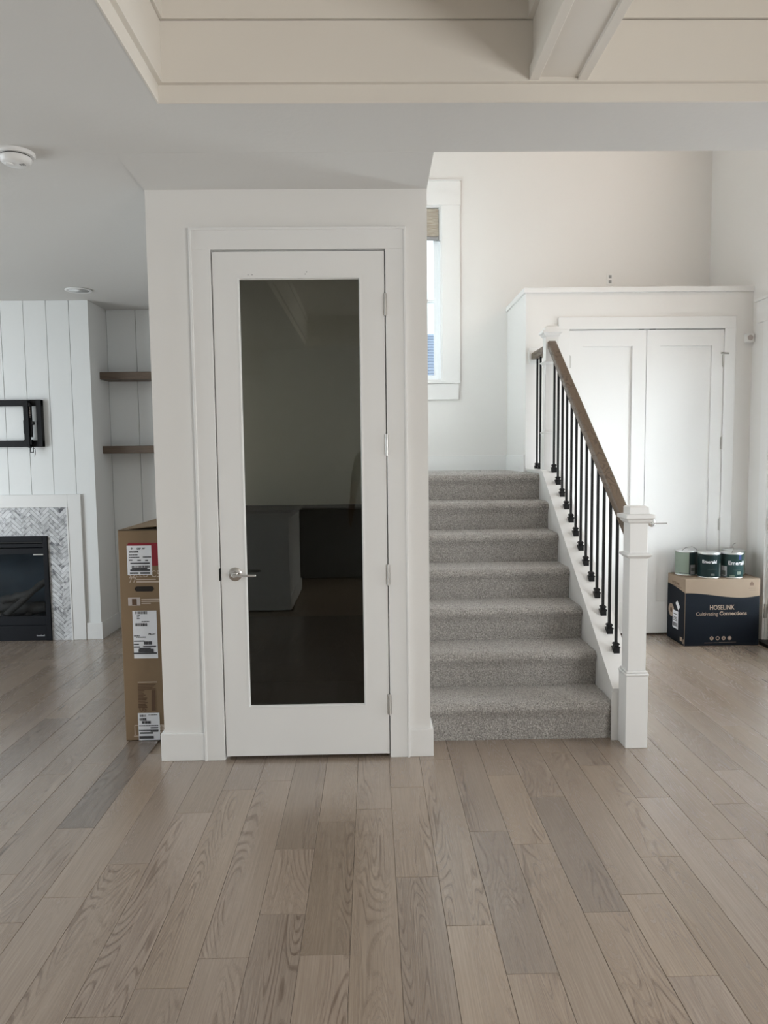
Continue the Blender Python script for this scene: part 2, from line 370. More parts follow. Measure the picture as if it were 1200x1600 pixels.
struct(boxes('wall_back', [(PXL-.1, WX0, WY, WY+T, 0, UP), (WX1, RX+T, WY, WY+T, 0, UP), (WX0, WX1, WY, WY+T, 0, WZ0), (WX0, WX1, WY, WY+T, WZ1, UP)], 'wall_paint'))
# pantry block: front wall with the door opening
DX0, DX1, DZ = -.735, .079, 2.452
struct(boxes('wall_pantry_front', [(PXL, DX0, PY, PY+T, 0, C+.02), (DX1, PXR, PY, PY+T, 0, C+.02), (DX0, DX1, PY, PY+T, DZ, C+.02)], 'wall_paint'))
struct(boxes('wall_pantry_left', [(PXL, PXL+.1, PY+T, NY, 0, C+.02)], 'wall_paint'))
struct(boxes('wall_stair_left', [(PXR-.1, PXR, PY+T, 5.30, 0, C), (PXR-.1, PXR, 3.12, 5.30, C+.13, UP), (PXR-.1, PXR, PY+.06, 5.30, C, C+.13), (PXL+.1, PXR, 5.20, 5.30, 0, UP), (PXL-.1, PXL, 5.2, WY, C+.1, UP)], 'wall_paint'))
wpb = struct(box('wall_pantry_back', PXL+.1, PXR-.1, 5.17, 5.20, 0, C, 'wall_paint'))
box('added_dark_block', PXL+.1, PXR-.1, 4.70, 5.17, 0, 1.14, 'pantry_dark', wpb)  # made-up dark block, added to darken the lower door glass
struct(box('floor_pantry', PXL+.1, PXR-.1, 3.60, 4.70, -.012, .003, 'pantry_dark'))  # floor coloured near black to darken the lower door glass
struct(boxes('wall_stair_header', [(PXR-.1, RX+T, 3.0, 3.117, C+.121, UP)], 'wall_paint'))
struct(box('ceiling_stairwell', PXL-.1, RX+T, 3.0, WY+T, UP, UP+.1, 'ceiling_paint'))
# fireplace breast and alcove
struct(boxes('wall_fireplace', [(-4.10, -3.66, FY+.02, NY+.2, 0, C+.02), (-2.68, FXR, FY+.02, NY+.2, 0, C+.02), (-3.66, -2.68, FY+.02, NY+.2, .80, C+.02), (-3.66, -2.68, FY+.02, NY+.2, 0, .12), (-3.66, -2.68, FY+.35, NY+.2, .12, .80), (LX, PXL+.1, NY+.02, NY+.2, 0, C+.02)], 'gap_dark'))
bf = bpy.data.objects['wall_fireplace']
x = FXR; first = True; i = 0
gx = [FXR] + [-2.390-.1797*j for j in range(10)]
for a, b in zip(gx, gx[1:]):
    box('plank', max(b, -4.10)+.0017, a-(.0 if a == FXR else .0017), FY, FY+.02, 0 if a == FXR else 1.15, C, 'shiplap_white', bf, bev=.0012)
gx = [FXR] + [-1.990+.1797*j for j in range(5)] + [PXL+.1]
gx = sorted(gx)
for a, b in zip(gx, gx[1:]): box('plank', a+.0017, b-.0017, NY, NY+.02, 0, C, 'shiplap_white', bf, bev=.0012)
gx = [LX+.18*j for j in range(7)]
for a, b in zip(gx, gx[1:]): box('plank', a+.0017, min(b, -4.1)-.0017, NY, NY+.02, 0, C, 'shiplap_white', bf, bev=.0012)
box('side_panel', FXR-.012, FXR+.0005, FY+.0005, NY, 0, C, 'wall_paint', bf)
# main ceiling with the tray opening
TX0, TX1, TY0, TY1 = -.737, 2.12, -1.5, 2.692
struct(boxes('ceiling', [(LX-T, TX0, REAR-T, 3.117, C, C+.12), (TX1, RX+T, REAR-T, 3.117, C, C+.12), (TX0, TX1, TY1, 3.117, C, C+.12), (TX0, TX1, REAR-T, TY0, C, C+.12), (LX-T, PXL, 3.117, NY+.2, C, C+.12)], 'ceiling_paint'))
prism('ceiling_soffit', [(3.117, C-.0005), (PY+.05, C-.012), (PY+.05, C+.12), (3.117, C+.12)], 'x', PXL, PXR, 'ceiling_paint', None, kind='structure')
struct(box('ceiling_pantry', PXL, PXR-.1, PY+.06, 5.2, C, C+.12, 'ceiling_paint'))
TZ = 3.075
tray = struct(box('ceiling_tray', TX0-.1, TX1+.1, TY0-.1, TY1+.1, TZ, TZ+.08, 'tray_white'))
def ring(name, off0, off1, z0, z1, mat, parent):
    """rectangular frame lining the tray, from off0 outside to off1 inside the opening"""
    a, b, c, d = TX0, TX1, TY0, TY1
    return boxes(name, [(a-off0, a+off1, c-off0, d+off0, z0, z1), (b-off1, b+off0, c-off0, d+off0, z0, z1), (a+off1, b-off1, c-off0, c+off1, z0, z1), (a+off1, b-off1, d-off1, d+off0, z0, z1)], mat, parent)
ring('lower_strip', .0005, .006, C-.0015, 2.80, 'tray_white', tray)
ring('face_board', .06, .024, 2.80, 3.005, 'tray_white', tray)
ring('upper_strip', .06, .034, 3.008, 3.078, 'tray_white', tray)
bmn = [(.576, .782)]
for (x0, x1) in bmn:
    beam = empty('ceiling_beam', (x0, 0, 2.81), tray)
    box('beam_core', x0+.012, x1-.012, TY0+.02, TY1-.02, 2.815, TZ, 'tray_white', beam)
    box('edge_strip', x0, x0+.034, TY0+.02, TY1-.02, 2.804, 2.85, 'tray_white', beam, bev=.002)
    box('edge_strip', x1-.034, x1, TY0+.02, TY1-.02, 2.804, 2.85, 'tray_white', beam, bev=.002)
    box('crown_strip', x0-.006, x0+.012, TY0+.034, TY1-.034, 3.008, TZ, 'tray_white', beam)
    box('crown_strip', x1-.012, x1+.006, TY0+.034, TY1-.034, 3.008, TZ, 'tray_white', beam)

# ------------------------------------------------------------------ baseboards
BB, BT = .138, .015
def basebd(name, segs): struct(boxes(name, segs, 'trim_white', bev=.002))
basebd('baseboard_pantry_left', [(PXL-BT, -.83, PY-BT, PY, 0, BB), (PXL-BT, PXL, PY, NY, 0, BB)])
basebd('baseboard_pantry_right', [(.1715, PXR+BT, PY-BT, PY, 0, BB), (PXR, PXR+BT, PY, 3.66, 0, BB)])
basebd('baseboard_fireplace', [(-2.353, FXR+BT, FY-BT, FY, 0, BB), (FXR, FXR+BT, FY, NY, 0, BB), (FXR+BT, PXL-BT, NY-BT, NY, 0, BB)])
basebd('baseboard_landing', [(PXL, 1.23, WY-BT, WY, 1.325, 1.47), (1.215, 1.23, CY+.005, WY-BT, 1.325, 1.47)])
basebd('baseboard_closet', [(2.889, RX, CY-BT, CY, 0, BB), (1.375, 1.484, CY-BT, CY, 0, BB)])
basebd('baseboard_right', [(RX-BT, RX, 5.605, CY-BT, 0, BB), (RX-BT, RX, REAR, 4.395, 0, BB)])
basebd('baseboard_left', [(LX, LX+BT, REAR, 6.3, 0, BB)])

# ------------------------------------------------------------------ pantry door
tr = empty('trim_1', (-.33, PY, 0), kind='structure')
cy0, cy1 = PY-.018, PY
box('side_casing', -.830, DX0, cy0, cy1, 0, DZ, 'trim_white', tr, bev=.0015)
box('side_casing', DX1, .1715, cy0, cy1, 0, DZ, 'trim_white', tr, bev=.0015)
box('head_casing', -.830, .1715, cy0, cy1, DZ, 2.548, 'trim_white', tr, bev=.0015)
boxes('back_band', [(-.8345, -.823, cy0-.006, cy1, 0, 2.5525), (.1645, .176, cy0-.006, cy1, 0, 2.5525), (-.8345, .176, cy0-.006, cy1, 2.541, 2.5525)], 'trim_white', tr, bev=.0015)
boxes('jamb', [(DX0-.0, DX0+.002, PY, PY+T, 0, DZ), (DX1-.002, DX1, PY, PY+T, 0, DZ), (DX0, DX1, PY, PY+T, DZ-.002, DZ), (DX0+.002, DX0+.014, 3.532, 3.56, 0, DZ), (DX1-.014, DX1-.002, 3.532, 3.56, 0, DZ), (DX0, DX1, 3.532, 3.56, DZ-.014, DZ-.002)], 'trim_white', tr)
box('strike_plate', DX0-.004, DX0+.0035, cy0-.003, cy0+.03, .895, .955, 'dark_bronze', tr, bev=.001)
d1 = empty('door_1', (-.33, 3.49, 0), kind='structure')
x0, x1, y0, y1 = -.729, .0735, 3.489, 3.531
z0, z1 = .020, 2.443; gx0, gx1, gz0, gz1 = -.615, -.038, .262, 2.326
boxes('door_frame', [(x0, gx0, y0, y1, z0, z1), (gx1, x1, y0, y1, z0, z1), (gx0, gx1, y0, y1, z0, gz0), (gx0, gx1, y0, y1, gz1, z1)], 'trim_white', d1)
# sloped glazing bead all round
def bead(name, a, b, c, d, y, mat, parent, wd=.014, dep=.010):
    bm = bmesh.new()
    o_ = [(a-.004, c-.004), (b+.004, c-.004), (b+.004, d+.004), (a-.004, d+.004)]; i_ = [(a+wd, c+wd), (b-wd, c+wd), (b-wd, d-wd), (a+wd, d-wd)]
    m_ = [(a+.004, c+.004), (b-.004, c+.004), (b-.004, d-.004), (a+.004, d-.004)]
    V = lambda L, yy: [bm.verts.new((p[0], yy, p[1])) for p in L]
    A, M, B, Bk, Ak = V(o_, y-.002), V(m_, y-.003), V(i_, y+dep), V(i_, y+dep+.006), V(o_, y+dep+.006)
    for P, Q in ((A, M), (M, B), (B, Bk), (Bk, Ak), (Ak, A)):
        for i in range(4): bm.faces.new((P[i], P[(i+1) % 4], Q[(i+1) % 4], Q[i]))
    return fin(name, bm, mat, parent)
bead('glazing_bead', gx0, gx1, gz0, gz1, y0, 'trim_white', d1, wd=.009)
box('glass_pane', gx0, gx1, 3.506, 3.512, gz0, gz1, 'tinted_glass', d1)
for hz in (2.196, 1.539, .912, .269):
    hg = empty('hinge', (.0765, 3.485, hz), d1)
    tube('knuckle', [(.0765, 3.4835, hz-.052), (.0765, 3.4835, hz+.052)], .0065, 'satin_nickel', hg, n=10)
    boxes('leaf', [(.066, .0735, 3.4868, 3.489, hz-.048, hz+.048), (.079, .086, 3.484, 3.4865, hz-.048, hz+.048)], 'satin_nickel', hg)
hd = empty('handle', (-.661, 3.489, .926), d1)
lathe('rosette', [(.033, 0), (.033, -.006), (.029, -.0085), (.013, -.010), (.012, -.040), (.010, -.044)], (-.661, 3.489, .926), 'chrome', hd, axis='y')
bm = bmesh.new(); bm_box(bm, -.668, -.553, 3.428, 3.444, .920, .931, bev=.004, seg=3); fin('lever', bm, 'chrome', hd, smooth=False)
# tiny screw-hole scars on the top rail
boxes('screw_scar', [(-.565, -.560, 3.4885, 3.49, 2.336, 2.339), (-.548, -.540, 3.4885, 3.49, 2.337, 2.3395), (-.298, -.293, 3.4885, 3.49, 2.338, 2.341), (-.292, -.287, 3.4885, 3.49, 2.347, 2.351)], 'plastic_grey', d1)

# ------------------------------------------------------------------ staircase
RH, RUN, Y0 = .19, .28, 3.687
SX0, SX1 = PXR, 1.242
st = empty('staircase', (.76, 4.5, 0))
thing(st, 'white-sided staircase with seven grey carpeted steps beside the pantry block', 'staircase')
def step_profile(i):
    yb, zb = Y0+i*RUN, i*RH; zt = zb+RH; r = .026
    p = [(yb, zb), (yb, zt-.075), (yb-.006, zt-.056)]
    for k in range(9):
        a = math.pi+ .35 - (k/8)*(math.pi/2+.35)
        p.append((yb-.012+r+ r*1.25*math.cos(a), zt-r+r*math.sin(a)))
    p.append((yb+RUN+(.02 if i < 6 else 0), zt))
    return p
def pile(name, prof, xa, xb, n, parent, pitch=.0032):
    """tufted carpet surface: a fine swept grid with every tuft raised by its own height and tone, plus n loose yarn ends"""
    p = np.array(prof); seg = np.diff(p, axis=0); ln = np.hypot(seg[:, 0], seg[:, 1]); cum = np.concatenate([[0], np.cumsum(ln)])
    def at(s):
        idx = np.clip(np.searchsorted(cum, s, 'right')-1, 0, len(ln)-1); t = (s-cum[idx])/ln[idx]
        return p[idx]+seg[idx]*t[:, None], np.stack([-seg[idx][:, 1], seg[idx][:, 0]], 1)/ln[idx][:, None]
    m = int(cum[-1]/pitch); k = int((xb-xa)/pitch)
    yz, nr = at(np.linspace(0, cum[-1], m+1)); X = np.linspace(xa, xb, k+1)
    dsp = .0015+rng.uniform(0, .0065, (m+1, k+1))
    co = np.empty((m+1, k+1, 3)); co[..., 0] = X[None]+rng.uniform(-.0011, .0011, (m+1, k+1))
    co[..., 1] = yz[:, 0, None]+nr[:, 0, None]*dsp; co[..., 2] = yz[:, 1, None]+nr[:, 1, None]*dsp
    tone = np.clip(rng.normal(.46, .16, (m+1, k+1))+(dsp-.0047)*32, 0, 1)
    ii = (np.arange(m)[:, None]*(k+1)+np.arange(k)[None]).ravel()
    q = np.stack([ii, ii+1, ii+k+2, ii+k+1], 1)
    nb = (m+1)*(k+1)
    # loose yarn ends
    sv = rng.uniform(0, cum[-1]-1e-6, n); byz, bn = at(sv)
    base = np.stack([rng.uniform(xa, xb, n), byz[:, 0], byz[:, 1]], 1)
    nv = np.stack([np.zeros(n), bn[:, 0], bn[:, 1]], 1) + rng.normal(0, .5, (n, 3)); nv /= np.linalg.norm(nv, axis=1)[:, None]
    tv = np.cross(nv, rng.normal(0, 1, (n, 3))); tv /= np.linalg.norm(tv, axis=1)[:, None]
    h = rng.uniform(.007, .0115, n)[:, None]; wd = rng.uniform(.0010, .0018, n)[:, None]
    v = np.concatenate([base-tv*wd, base+tv*wd, base+nv*h+tv*wd*.6, base+nv*h-tv*wd*.6], 1).reshape(-1, 3)
    allv = np.concatenate([co.reshape(-1, 3), v]); allq = np.concatenate([q, nb+np.arange(4*n).reshape(-1, 4)])
    me = bpy.data.meshes.new(name); me.vertices.add(len(allv)); me.vertices.foreach_set('co', allv.ravel().astype(np.float32))
    me.loops.add(allq.size); me.loops.foreach_set('vertex_index', allq.ravel().astype(np.int32)); me.polygons.add(len(allq))
    me.polygons.foreach_set('loop_start', (np.arange(len(allq))*4).astype(np.int32)); me.update(calc_edges=True)
    tn = np.concatenate([tone.ravel(), np.repeat(np.clip(rng.normal(.6, .2, n), 0, 1), 4)]).astype(np.float32)
    a_ = me.attributes.new('tone', 'FLOAT', 'POINT'); a_.data.foreach_set('value', tn)
    return link(name, me, 'carpet', parent, kind='stuff')
def tone_all(o, v=.42):
    at = o.data.attributes.new('tone', 'FLOAT', 'POINT'); at.data.foreach_set('value', np.full(len(o.data.vertices), v, np.float32))
for i in range(7):
    pr = step_profile(i); yb = Y0+i*RUN
    if i < 6:
        poly = pr + [(yb+RUN+.02, max(0, (i-.6)*RH)), (yb+.1, max(0, (i-.6)*RH))] if i else pr + [(yb+RUN+.02, 0)]
        if i: poly = pr + [(yb+RUN+.02, i*RH-.03), (yb, i*RH-.03)]
        stp = prism('step', poly, 'x', SX0+.001, SX1, 'carpet', st); tone_all(stp)
        pile('carpet_pile', pr, SX0+.004, SX1-.002, 7000, stp)
    else:
        pr = pr[:-1]+[(CY-.003, 7*RH)]
        stp = prism('landing', pr + [(CY-.003, 1.0), (yb, 1.0)], 'x', SX0+.001, SX1, 'carpet', st); tone_all(stp)
        pile('carpet_pile', pr, SX0+.004, SX1-.002, 4500, stp)
        rear = box('landing', SX0+.001, 1.2135, CY-.003, WY-BT-.002, 1.0, 7*RH, 'carpet', st); tone_all(rear)
        pile('carpet_pile', [(CY-.003, 7*RH), (WY-BT-.004, 7*RH)], SX0+.004, 1.2125, 4500, rear)
        l2 = struct(box('floor_landing', PXL, SX0, 5.302, WY-BT-.002, 1.2, 1.33, 'carpet')); tone_all(l2)
# closed stringer (knee wall) with sloping cap
SL = .685
zc = lambda y: .275+(y-3.66)*SL
poly = [(3.662, 0), (3.662, zc(3.66)-.018), (5.235, zc(5.235)-.018), (5.30, 1.345), (CY-.001, 1.345), (CY-.001, 0)]
prism('stringer', poly, 'x', SX1+.0005, 1.372, 'trim_white', st)
cap = [(3.655, zc(3.655)-.018), (3.655, zc(3.655)), (5.24, zc(5.24)), (5.30, 1.364), (CY-.001, 1.364), (CY-.001, 1.346), (5.30, 1.346), (5.235, zc(5.235)-.0178)]
prism('stringer_cap', cap, 'x', SX1-.006, 1.378, 'trim_white', st)
box('stringer_end', SX1-.012, 1.264, 3.650, 3.6615, 0, zc(3.655)-.018, 'trim_white', st)

# ------------------------------------------------------------------ railing
rl = empty('stair_railing', (1.319, 4.5, 0))
thing(rl, 'stair railing with brown handrail, black iron balusters and two white newel posts', 'railing')
RCX = 1.319
def newel(zb, zbase, zring, zcap, ztop, yc, wb=.111, ws=.09):
    n = empty('newel_post', (RCX, yc, zb), rl)
    def sq(name, w_, za, zb_, bev=.002): return box(name, RCX-w_/2, RCX+w_/2, yc-w_/2, yc+w_/2, za, zb_, 'trim_white', n, bev=bev)
    sq('base_block', wb, zb, zbase)
    boxes('base_moulding', [(RCX-wb/2-.004, RCX+wb/2+.004, yc-wb/2-.004, yc+wb/2+.004, zbase, zbase+.012), (RCX-wb/2+.002, RCX+wb/2-.002, yc-wb/2+.002, yc+wb/2-.002, zbase+.012, zbase+.024)], 'trim_white', n, bev=.004)
    sq('shaft', ws, zbase+.024, zcap-.002)
    # chamfered ring
    for nm, za, r0, r1, hh in (('ring_moulding', zring, .0, .020, .018),):
        bm = bmesh.new()
        prof = [(ws/2, za-.016), (ws/2+.018, za), (ws/2+.018, za+.005), (ws/2, za+.012)]
        rings = [[bm.verts.new((RCX+sx*r, yc+sy*r, z)) for sx, sy in ((-1, -1), (1, -1), (1, 1), (-1, 1))] for r, z in prof]
        for a, b in zip(rings, rings[1:]):
            for k in range(4): bm.faces.new((a[k], a[(k+1) % 4], b[(k+1) % 4], b[k]))
        bm.faces.new(rings[0][::-1]); bm.faces.new(rings[-1]); fin(nm, bm, 'trim_white', n)
    bm = bmesh.new(); zt = ztop
    prof = [(ws/2, zcap-.004), (ws/2+.012, zcap+.006), (ws/2+.014, zcap+.014), (ws/2+.026, zcap+.024), (ws/2+.026, zcap+.040), (ws/2+.002, zcap+.044), (ws/2+.002, zt-.006), (ws/2-.006, zt), ]
    rings = [[bm.verts.new((RCX+sx*r, yc+sy*r, z)) for sx, sy in ((-1, -1), (1, -1), (1, 1), (-1, 1))] for r, z in prof]
    for a, b in zip(rings, rings[1:]):
        for k in range(4): bm.faces.new((a[k], a[(k+1) % 4], b[(k+1) % 4], b[k]))
    bm.faces.new(rings[0][::-1]); bm.faces.new(rings[-1]); fin('cap', bm, 'trim_white', n)
newel(0, .372, .980, 1.142, 1.224, 3.594)
newel(1.33, 1.63, 2.142, 2.328, 2.402, 5.355)
# handrail: sloping bar with eased top edges
RS = .718
zr = lambda y: 1.210+(y-3.80)*RS                 # top of rail
hw = .032
ya, yb_ = 3.594+.045, 5.355-.045
bm = bmesh.new()
sec = [(-hw, -.052), (-hw, -.010), (-hw+.007, 0), (hw-.007, 0), (hw, -.010), (hw, -.052)]
ra = [bm.verts.new((RCX+sx, ya, zr(ya)+sz)) for sx, sz in sec]; rb = [bm.verts.new((RCX+sx, yb_, zr(yb_)+sz)) for sx, sz in sec]
for k in range(6): bm.faces.new((ra[k], ra[(k+1) % 6], rb[(k+1) % 6], rb[k]))
bm.faces.new(ra[::-1]); bm.faces.new(rb); fin('handrail', bm, 'rail_wood', rl)
bm = bmesh.new()
ra = [bm.verts.new((1.305+sx, 5.40, 2.272+sz)) for sx, sz in sec]; rb = [bm.verts.new((1.305+sx, CY-.012, 2.272+sz)) for sx, sz in sec]
for k in range(6): bm.faces.new((ra[k], ra[(k+1) % 6], rb[(k+1) % 6], rb[k]))
bm.faces.new(ra[::-1]); bm.faces.new(rb); fin('landing_rail', bm, 'rail_wood', rl)
box('rail_rosette', 1.252, 1.358, CY-.013, CY-.001, 2.185, 2.312, 'trim_white', rl, bev=.002)
def baluster(x, y, zf, zt):
    b = empty('baluster', (x, y, zf), rl)
    box('bar', x-.0068, x+.0068, y-.0068, y+.0068, zf, zt, 'black_metal', b)
    # stepped shoe
    bm = bmesh.new()
    prof = [(.0165, zf-.012), (.0165, zf+.016), (.019, zf+.018), (.019, zf+.023), (.0125, zf+.026), (.0125, zf+.033), (.016, zf+.036), (.016, zf+.041), (.0105, zf+.047)]
    rings = [[bm.verts.new((x+sx*r, y+sy*r, z)) for sx, sy in ((-1, -1), (1, -1), (1, 1), (-1, 1))] for r, z in prof]
    for p, q in zip(rings, rings[1:]):
        for k in range(4): bm.faces.new((p[k], p[(k+1) % 4], q[(k+1) % 4], q[k]))
    bm.faces.new(rings[0][::-1]); bm.faces.new(rings[-1]); fin('shoe', bm, 'black_metal', b)
for k in range(13):
    y = 3.862+k*.1142
    zf = zc(y) if k < 12 else 1.360
    baluster(RCX, y, zf, zr(y)-.045)
for y in (5.49, 5.60, 5.71): baluster(1.305, y, 1.364, 2.225)

# ------------------------------------------------------------------ stairwell window
w1 = empty('window_1', (.15, WY, WZ0), kind='structure')
boxes('jamb_lining', [(WX1-.012, WX1, WY-.002, WY+T, WZ0, WZ1), (WX0, WX0+.012, WY-.002, WY+T, WZ0, WZ1), (WX0, WX1, WY-.002, WY+T, WZ1-.012, WZ1), (WX0, WX1, WY-.002, WY+T, WZ0, WZ0+.012)], 'trim_white', w1)
fx0, fx1, fz0, fz1 = WX0+.012, WX1-.012, WZ0+.012, WZ1-.012
boxes('sash_frame', [(fx0, fx0+.055, WY+.055, WY+.105, fz0, fz1), (fx1-.055, fx1, WY+.055, WY+.105, fz0, fz1), (fx0, fx1, WY+.055, WY+.105, fz0, fz0+.045), (fx0, fx1, WY+.055, WY+.105, fz1-.05, fz1)], 'vinyl_window', w1)
box('mullion', -.40, -.30, WY+.03, WY+.11, fz0, fz1, 'vinyl_window', w1)
boxes('inner_stop', [(fx1-.022, fx1, WY+.040, WY+.056, fz0, fz1), (fx0, fx0+.022, WY+.040, WY+.056, fz0, fz1)], 'vinyl_window', w1)
box('meeting_rail', fx0+.05, fx1-.05, WY+.065, WY+.095, 2.835, 2.862, 'vinyl_window', w1)
box('pane', fx0+.05, fx1-.05, WY+.078, WY+.084, fz0+.04, fz1-.04, 'clear_glass', w1)
bl = empty('blind', (.15, WY+.02, 3.5), w1)
box('woven_shade', fx0+.004, fx1-.012, WY+.012, WY+.030, 3.395, 3.632, 'woven_blind', bl, bev=.004)
box('bottom_rail', fx0+.004, fx1-.012, WY+.008, WY+.034, 3.362, 3.392, 'plastic_grey', bl, bev=.004)
box('side_guide', fx1-.010, fx1-.001, WY+.006, WY+.02, 3.36, fz1, 'plastic_white', bl)
t2 = empty('trim_2', (.15, WY, 2.1), kind='structure')
ty0, ty1 = WY-.019, WY
box('side_casing', WX1, .806, ty0, ty1, WZ0-.012, WZ1, 'trim_white', t2, bev=.0015)
box('side_casing', WX0-.08, WX0, ty0, ty1, WZ0-.012, WZ1, 'trim_white', t2, bev=.0015)
box('head_casing', WX0-.08, .812, ty0-.003, ty1, WZ1, 3.855, 'trim_white', t2, bev=.0015)
box('head_cap', WX0-.085, .818, ty0-.012, ty1, 3.855, 3.866, 'trim_white', t2, bev=.0015)
box('sill', WX0-.085, .806, ty0-.016, ty1, 2.112, 2.135, 'trim_white', t2, bev=.003)
box('apron', WX0-.08, .792, ty0, ty1, 1.968, 2.112, 'trim_white', t2, bev=.0015)

# ------------------------------------------------------------------ closet with double doors
KX0, KX1, KZ = 1.573, 2.803, 2.450
struct(boxes('wall_closet', [(1.23, KX0, CY, CY+.1, 0, 2.735), (KX1, RX, CY, CY+.1, 0, 2.735), (KX0, KX1, CY, CY+.1, KZ, 2.735), (1.23, 1.33, CY+.1, WY, 0, 2.735), (1.33, RX, CY+.1, WY, 2.66, 2.735)], 'wall_paint'))
struct(boxes('trim_3', [(1.214, RX-.001, CY-.016, CY+.10, 2.735, 2.775), (1.214, 1.33, CY+.10, WY-.001, 2.735, 2.775)], 'trim_white', bev=.002))
t4 = empty('trim_4', (2.19, CY, 0), kind='structure')
box('side_casing', 1.484, KX0, CY-.018, CY, 0, KZ, 'trim_white', t4, bev=.0015)
box('side_casing', KX1, 2.889, CY-.018, CY, 0, KZ, 'trim_white', t4, bev=.0015)
box('head_casing', 1.484, 2.889, CY-.018, CY, KZ, 2.543, 'trim_white', t4, bev=.0015)
boxes('jamb', [(KX0-.001, KX0+.002, CY-.001, CY+.09, 0, KZ), (KX1-.002, KX1+.001, CY-.001, CY+.09, 0, KZ), (KX0, KX1, CY, CY+.09, KZ-.002, KZ)], 'trim_white', t4)
box('stop', KX0+.002, KX1-.002, CY+.044, CY+.06, 0, KZ-.002, 'gap_dark', t4)
boxes('ball_catch', [(2.125, 2.165, CY-.004, CY+.03, 2.4435, 2.4475), (2.215, 2.255, CY-.004, CY+.03, 2.4435, 2.4475)], 'dark_bronze', t4)
def shaker(name, x0, x1, px0, px1, hx):
    d = empty(name, ((x0+x1)/2, CY, 0), kind='structure')
    y0, y1, z0, z1, pz0, pz1 = CY-.004, CY+.038, .016, 2.443, .272, 2.318
    boxes('door_frame', [(x0, px0, y0, y1, z0, z1), (px1, x1, y0, y1, z0, z1), (px0, px1, y0, y1, z0, pz0), (px0, px1, y0, y1, pz1, z1)], 'trim_white', d)
    box('door_panel', px0-.005, px1+.005, y0+.012, y1-.01, pz0-.005, pz1+.005, 'trim_white', d)
    for hz in (2.20, 1.55, .897, .25):
        h = empty('hinge', (hx, CY-.006, hz), d)
        tube('knuckle', [(hx, CY-.010, hz-.05), (hx, CY-.010, hz+.05)], .0065, 'satin_nickel', h, n=10)
        box('leaf', hx-.012, hx+.012, CY-.0065, CY-.0045, hz-.046, hz+.046, 'satin_nickel', h)
        if hz == 2.20 and hx > 2: tube('stop_pin', [(hx-.03, CY-.03, hz+.055), (hx+.032, CY-.02, hz+.053)], .007, 'satin_nickel', h, n=8)
    return d
d2 = shaker('door_2', 1.5765, 2.1845, 1.679, 2.075, 1.5745)
d3 = shaker('door_3', 2.1885, 2.7995, 2.298, 2.706, 2.8015)
hd = empty('handle', (2.252, CY, .915), d3)
lathe('rosette', [(.031, 0), (.031, -.006), (.027, -.008), (.012, -.010), (.011, -.042), (.009, -.046)], (2.252, CY-.004, .915), 'chrome', hd, axis='y')
box('lever', 2.245, 2.365, CY-.052, CY-.036, .909, .920, 'chrome', hd, bev=.004, seg=3)

# ------------------------------------------------------------------ entry door on the right wall
d4 = empty('door_4', (RX, 5.0, 0), kind='structure')
ex0, ex1 = RX+.018, RX+.06
ey0, ey1 = 4.515, 5.485
boxes('door_frame', [(ex0, ex0+.036, ey0, ey0+.09, .03, 2.44), (ex0, ex0+.036, ey1-.09, ey1, .03, 2.44), (ex0, ex0+.036, ey0+.09, ey1-.09, .03, .24), (ex0, ex0+.036, ey0+.09, ey1-.09, 2.29, 2.44)], 'trim_white', d4)
box('door_glass', ex0+.018, ex0+.024, ey0+.09, ey1-.09, .24, 2.29, 'clear_glass', d4)
boxes('muntin', [(ex0+.008, ex0+.034, 4.988, 5.012, .24, 2.29), (ex0+.008, ex0+.034, ey0+.09, ey1-.09, 1.57, 1.594), (ex0+.008, ex0+.034, ey0+.09, ey1-.09, .90, .924)], 'trim_white', d4)
boxes('jamb', [(RX, RX+.1, 5.486, 5.50, 0, 2.46), (RX, RX+.1, 4.5, 4.514, 0, 2.46), (RX, RX+.1, 4.5, 5.5, 2.442, 2.46)], 'trim_white', d4)
for hz in (2.2, .917, .249):
    h = empty('hinge', (RX, 5.487, hz), d4)
    tube('knuckle', [(RX-.002, 5.486, hz-.055), (RX-.002, 5.486, hz+.055)], .008, 'satin_nickel', h, n=10)
    boxes('leaf', [(RX-.0015, RX+.03, 5.4835, 5.4885, hz-.052, hz+.052), (RX-.0035, RX-.0005, 5.486, 5.505, hz-.05, hz+.05)], 'satin_nickel', h)
box('threshold', RX-.06, RX+.1, 4.5, 5.5, 0, .025, 'dark_bronze', d4)
t5 = empty('trim_5', (RX, 5.0, 0), kind='structure')
box('side_casing', RX-.018, RX, 5.49, 5.60, 0, 2.47, 'trim_white', t5, bev=.0015)
box('side_casing', RX-.018, RX, 4.40, 4.51, 0, 2.47, 'trim_white', t5, bev=.0015)
box('head_casing', RX-.021, RX, 4.30, 5.70, 2.47, 2.635, 'trim_white', t5, bev=.0015)
box('head_cap', RX-.030, RX, 4.28, 5.72, 2.635, 2.655, 'trim_white', t5, bev=.0015)
# made-up high foyer window over the entry door, added to carry light
w2 = empty('added_window_2', (RX, 4.35, 3.6), kind='structure')
boxes('sash_frame', [(RX+.03, RX+.08, 3.42, 3.47, 3.6, 4.9), (RX+.03, RX+.08, 5.23, 5.28, 3.6, 4.9), (RX+.03, RX+.08, 3.42, 5.28, 3.6, 3.65), (RX+.03, RX+.08, 3.42, 5.28, 4.85, 4.9), (RX+.03, RX+.08, 4.33, 4.37, 3.6, 4.9)], 'vinyl_window', w2)
boxes('casing', [(RX-.018, RX, 3.33, 3.42, 3.52, 4.98), (RX-.018, RX, 5.28, 5.37, 3.52, 4.98), (RX-.018, RX, 3.33, 5.37, 4.9, 5.02), (RX-.018, RX, 3.33, 5.37, 3.5, 3.6)], 'trim_white', w2)

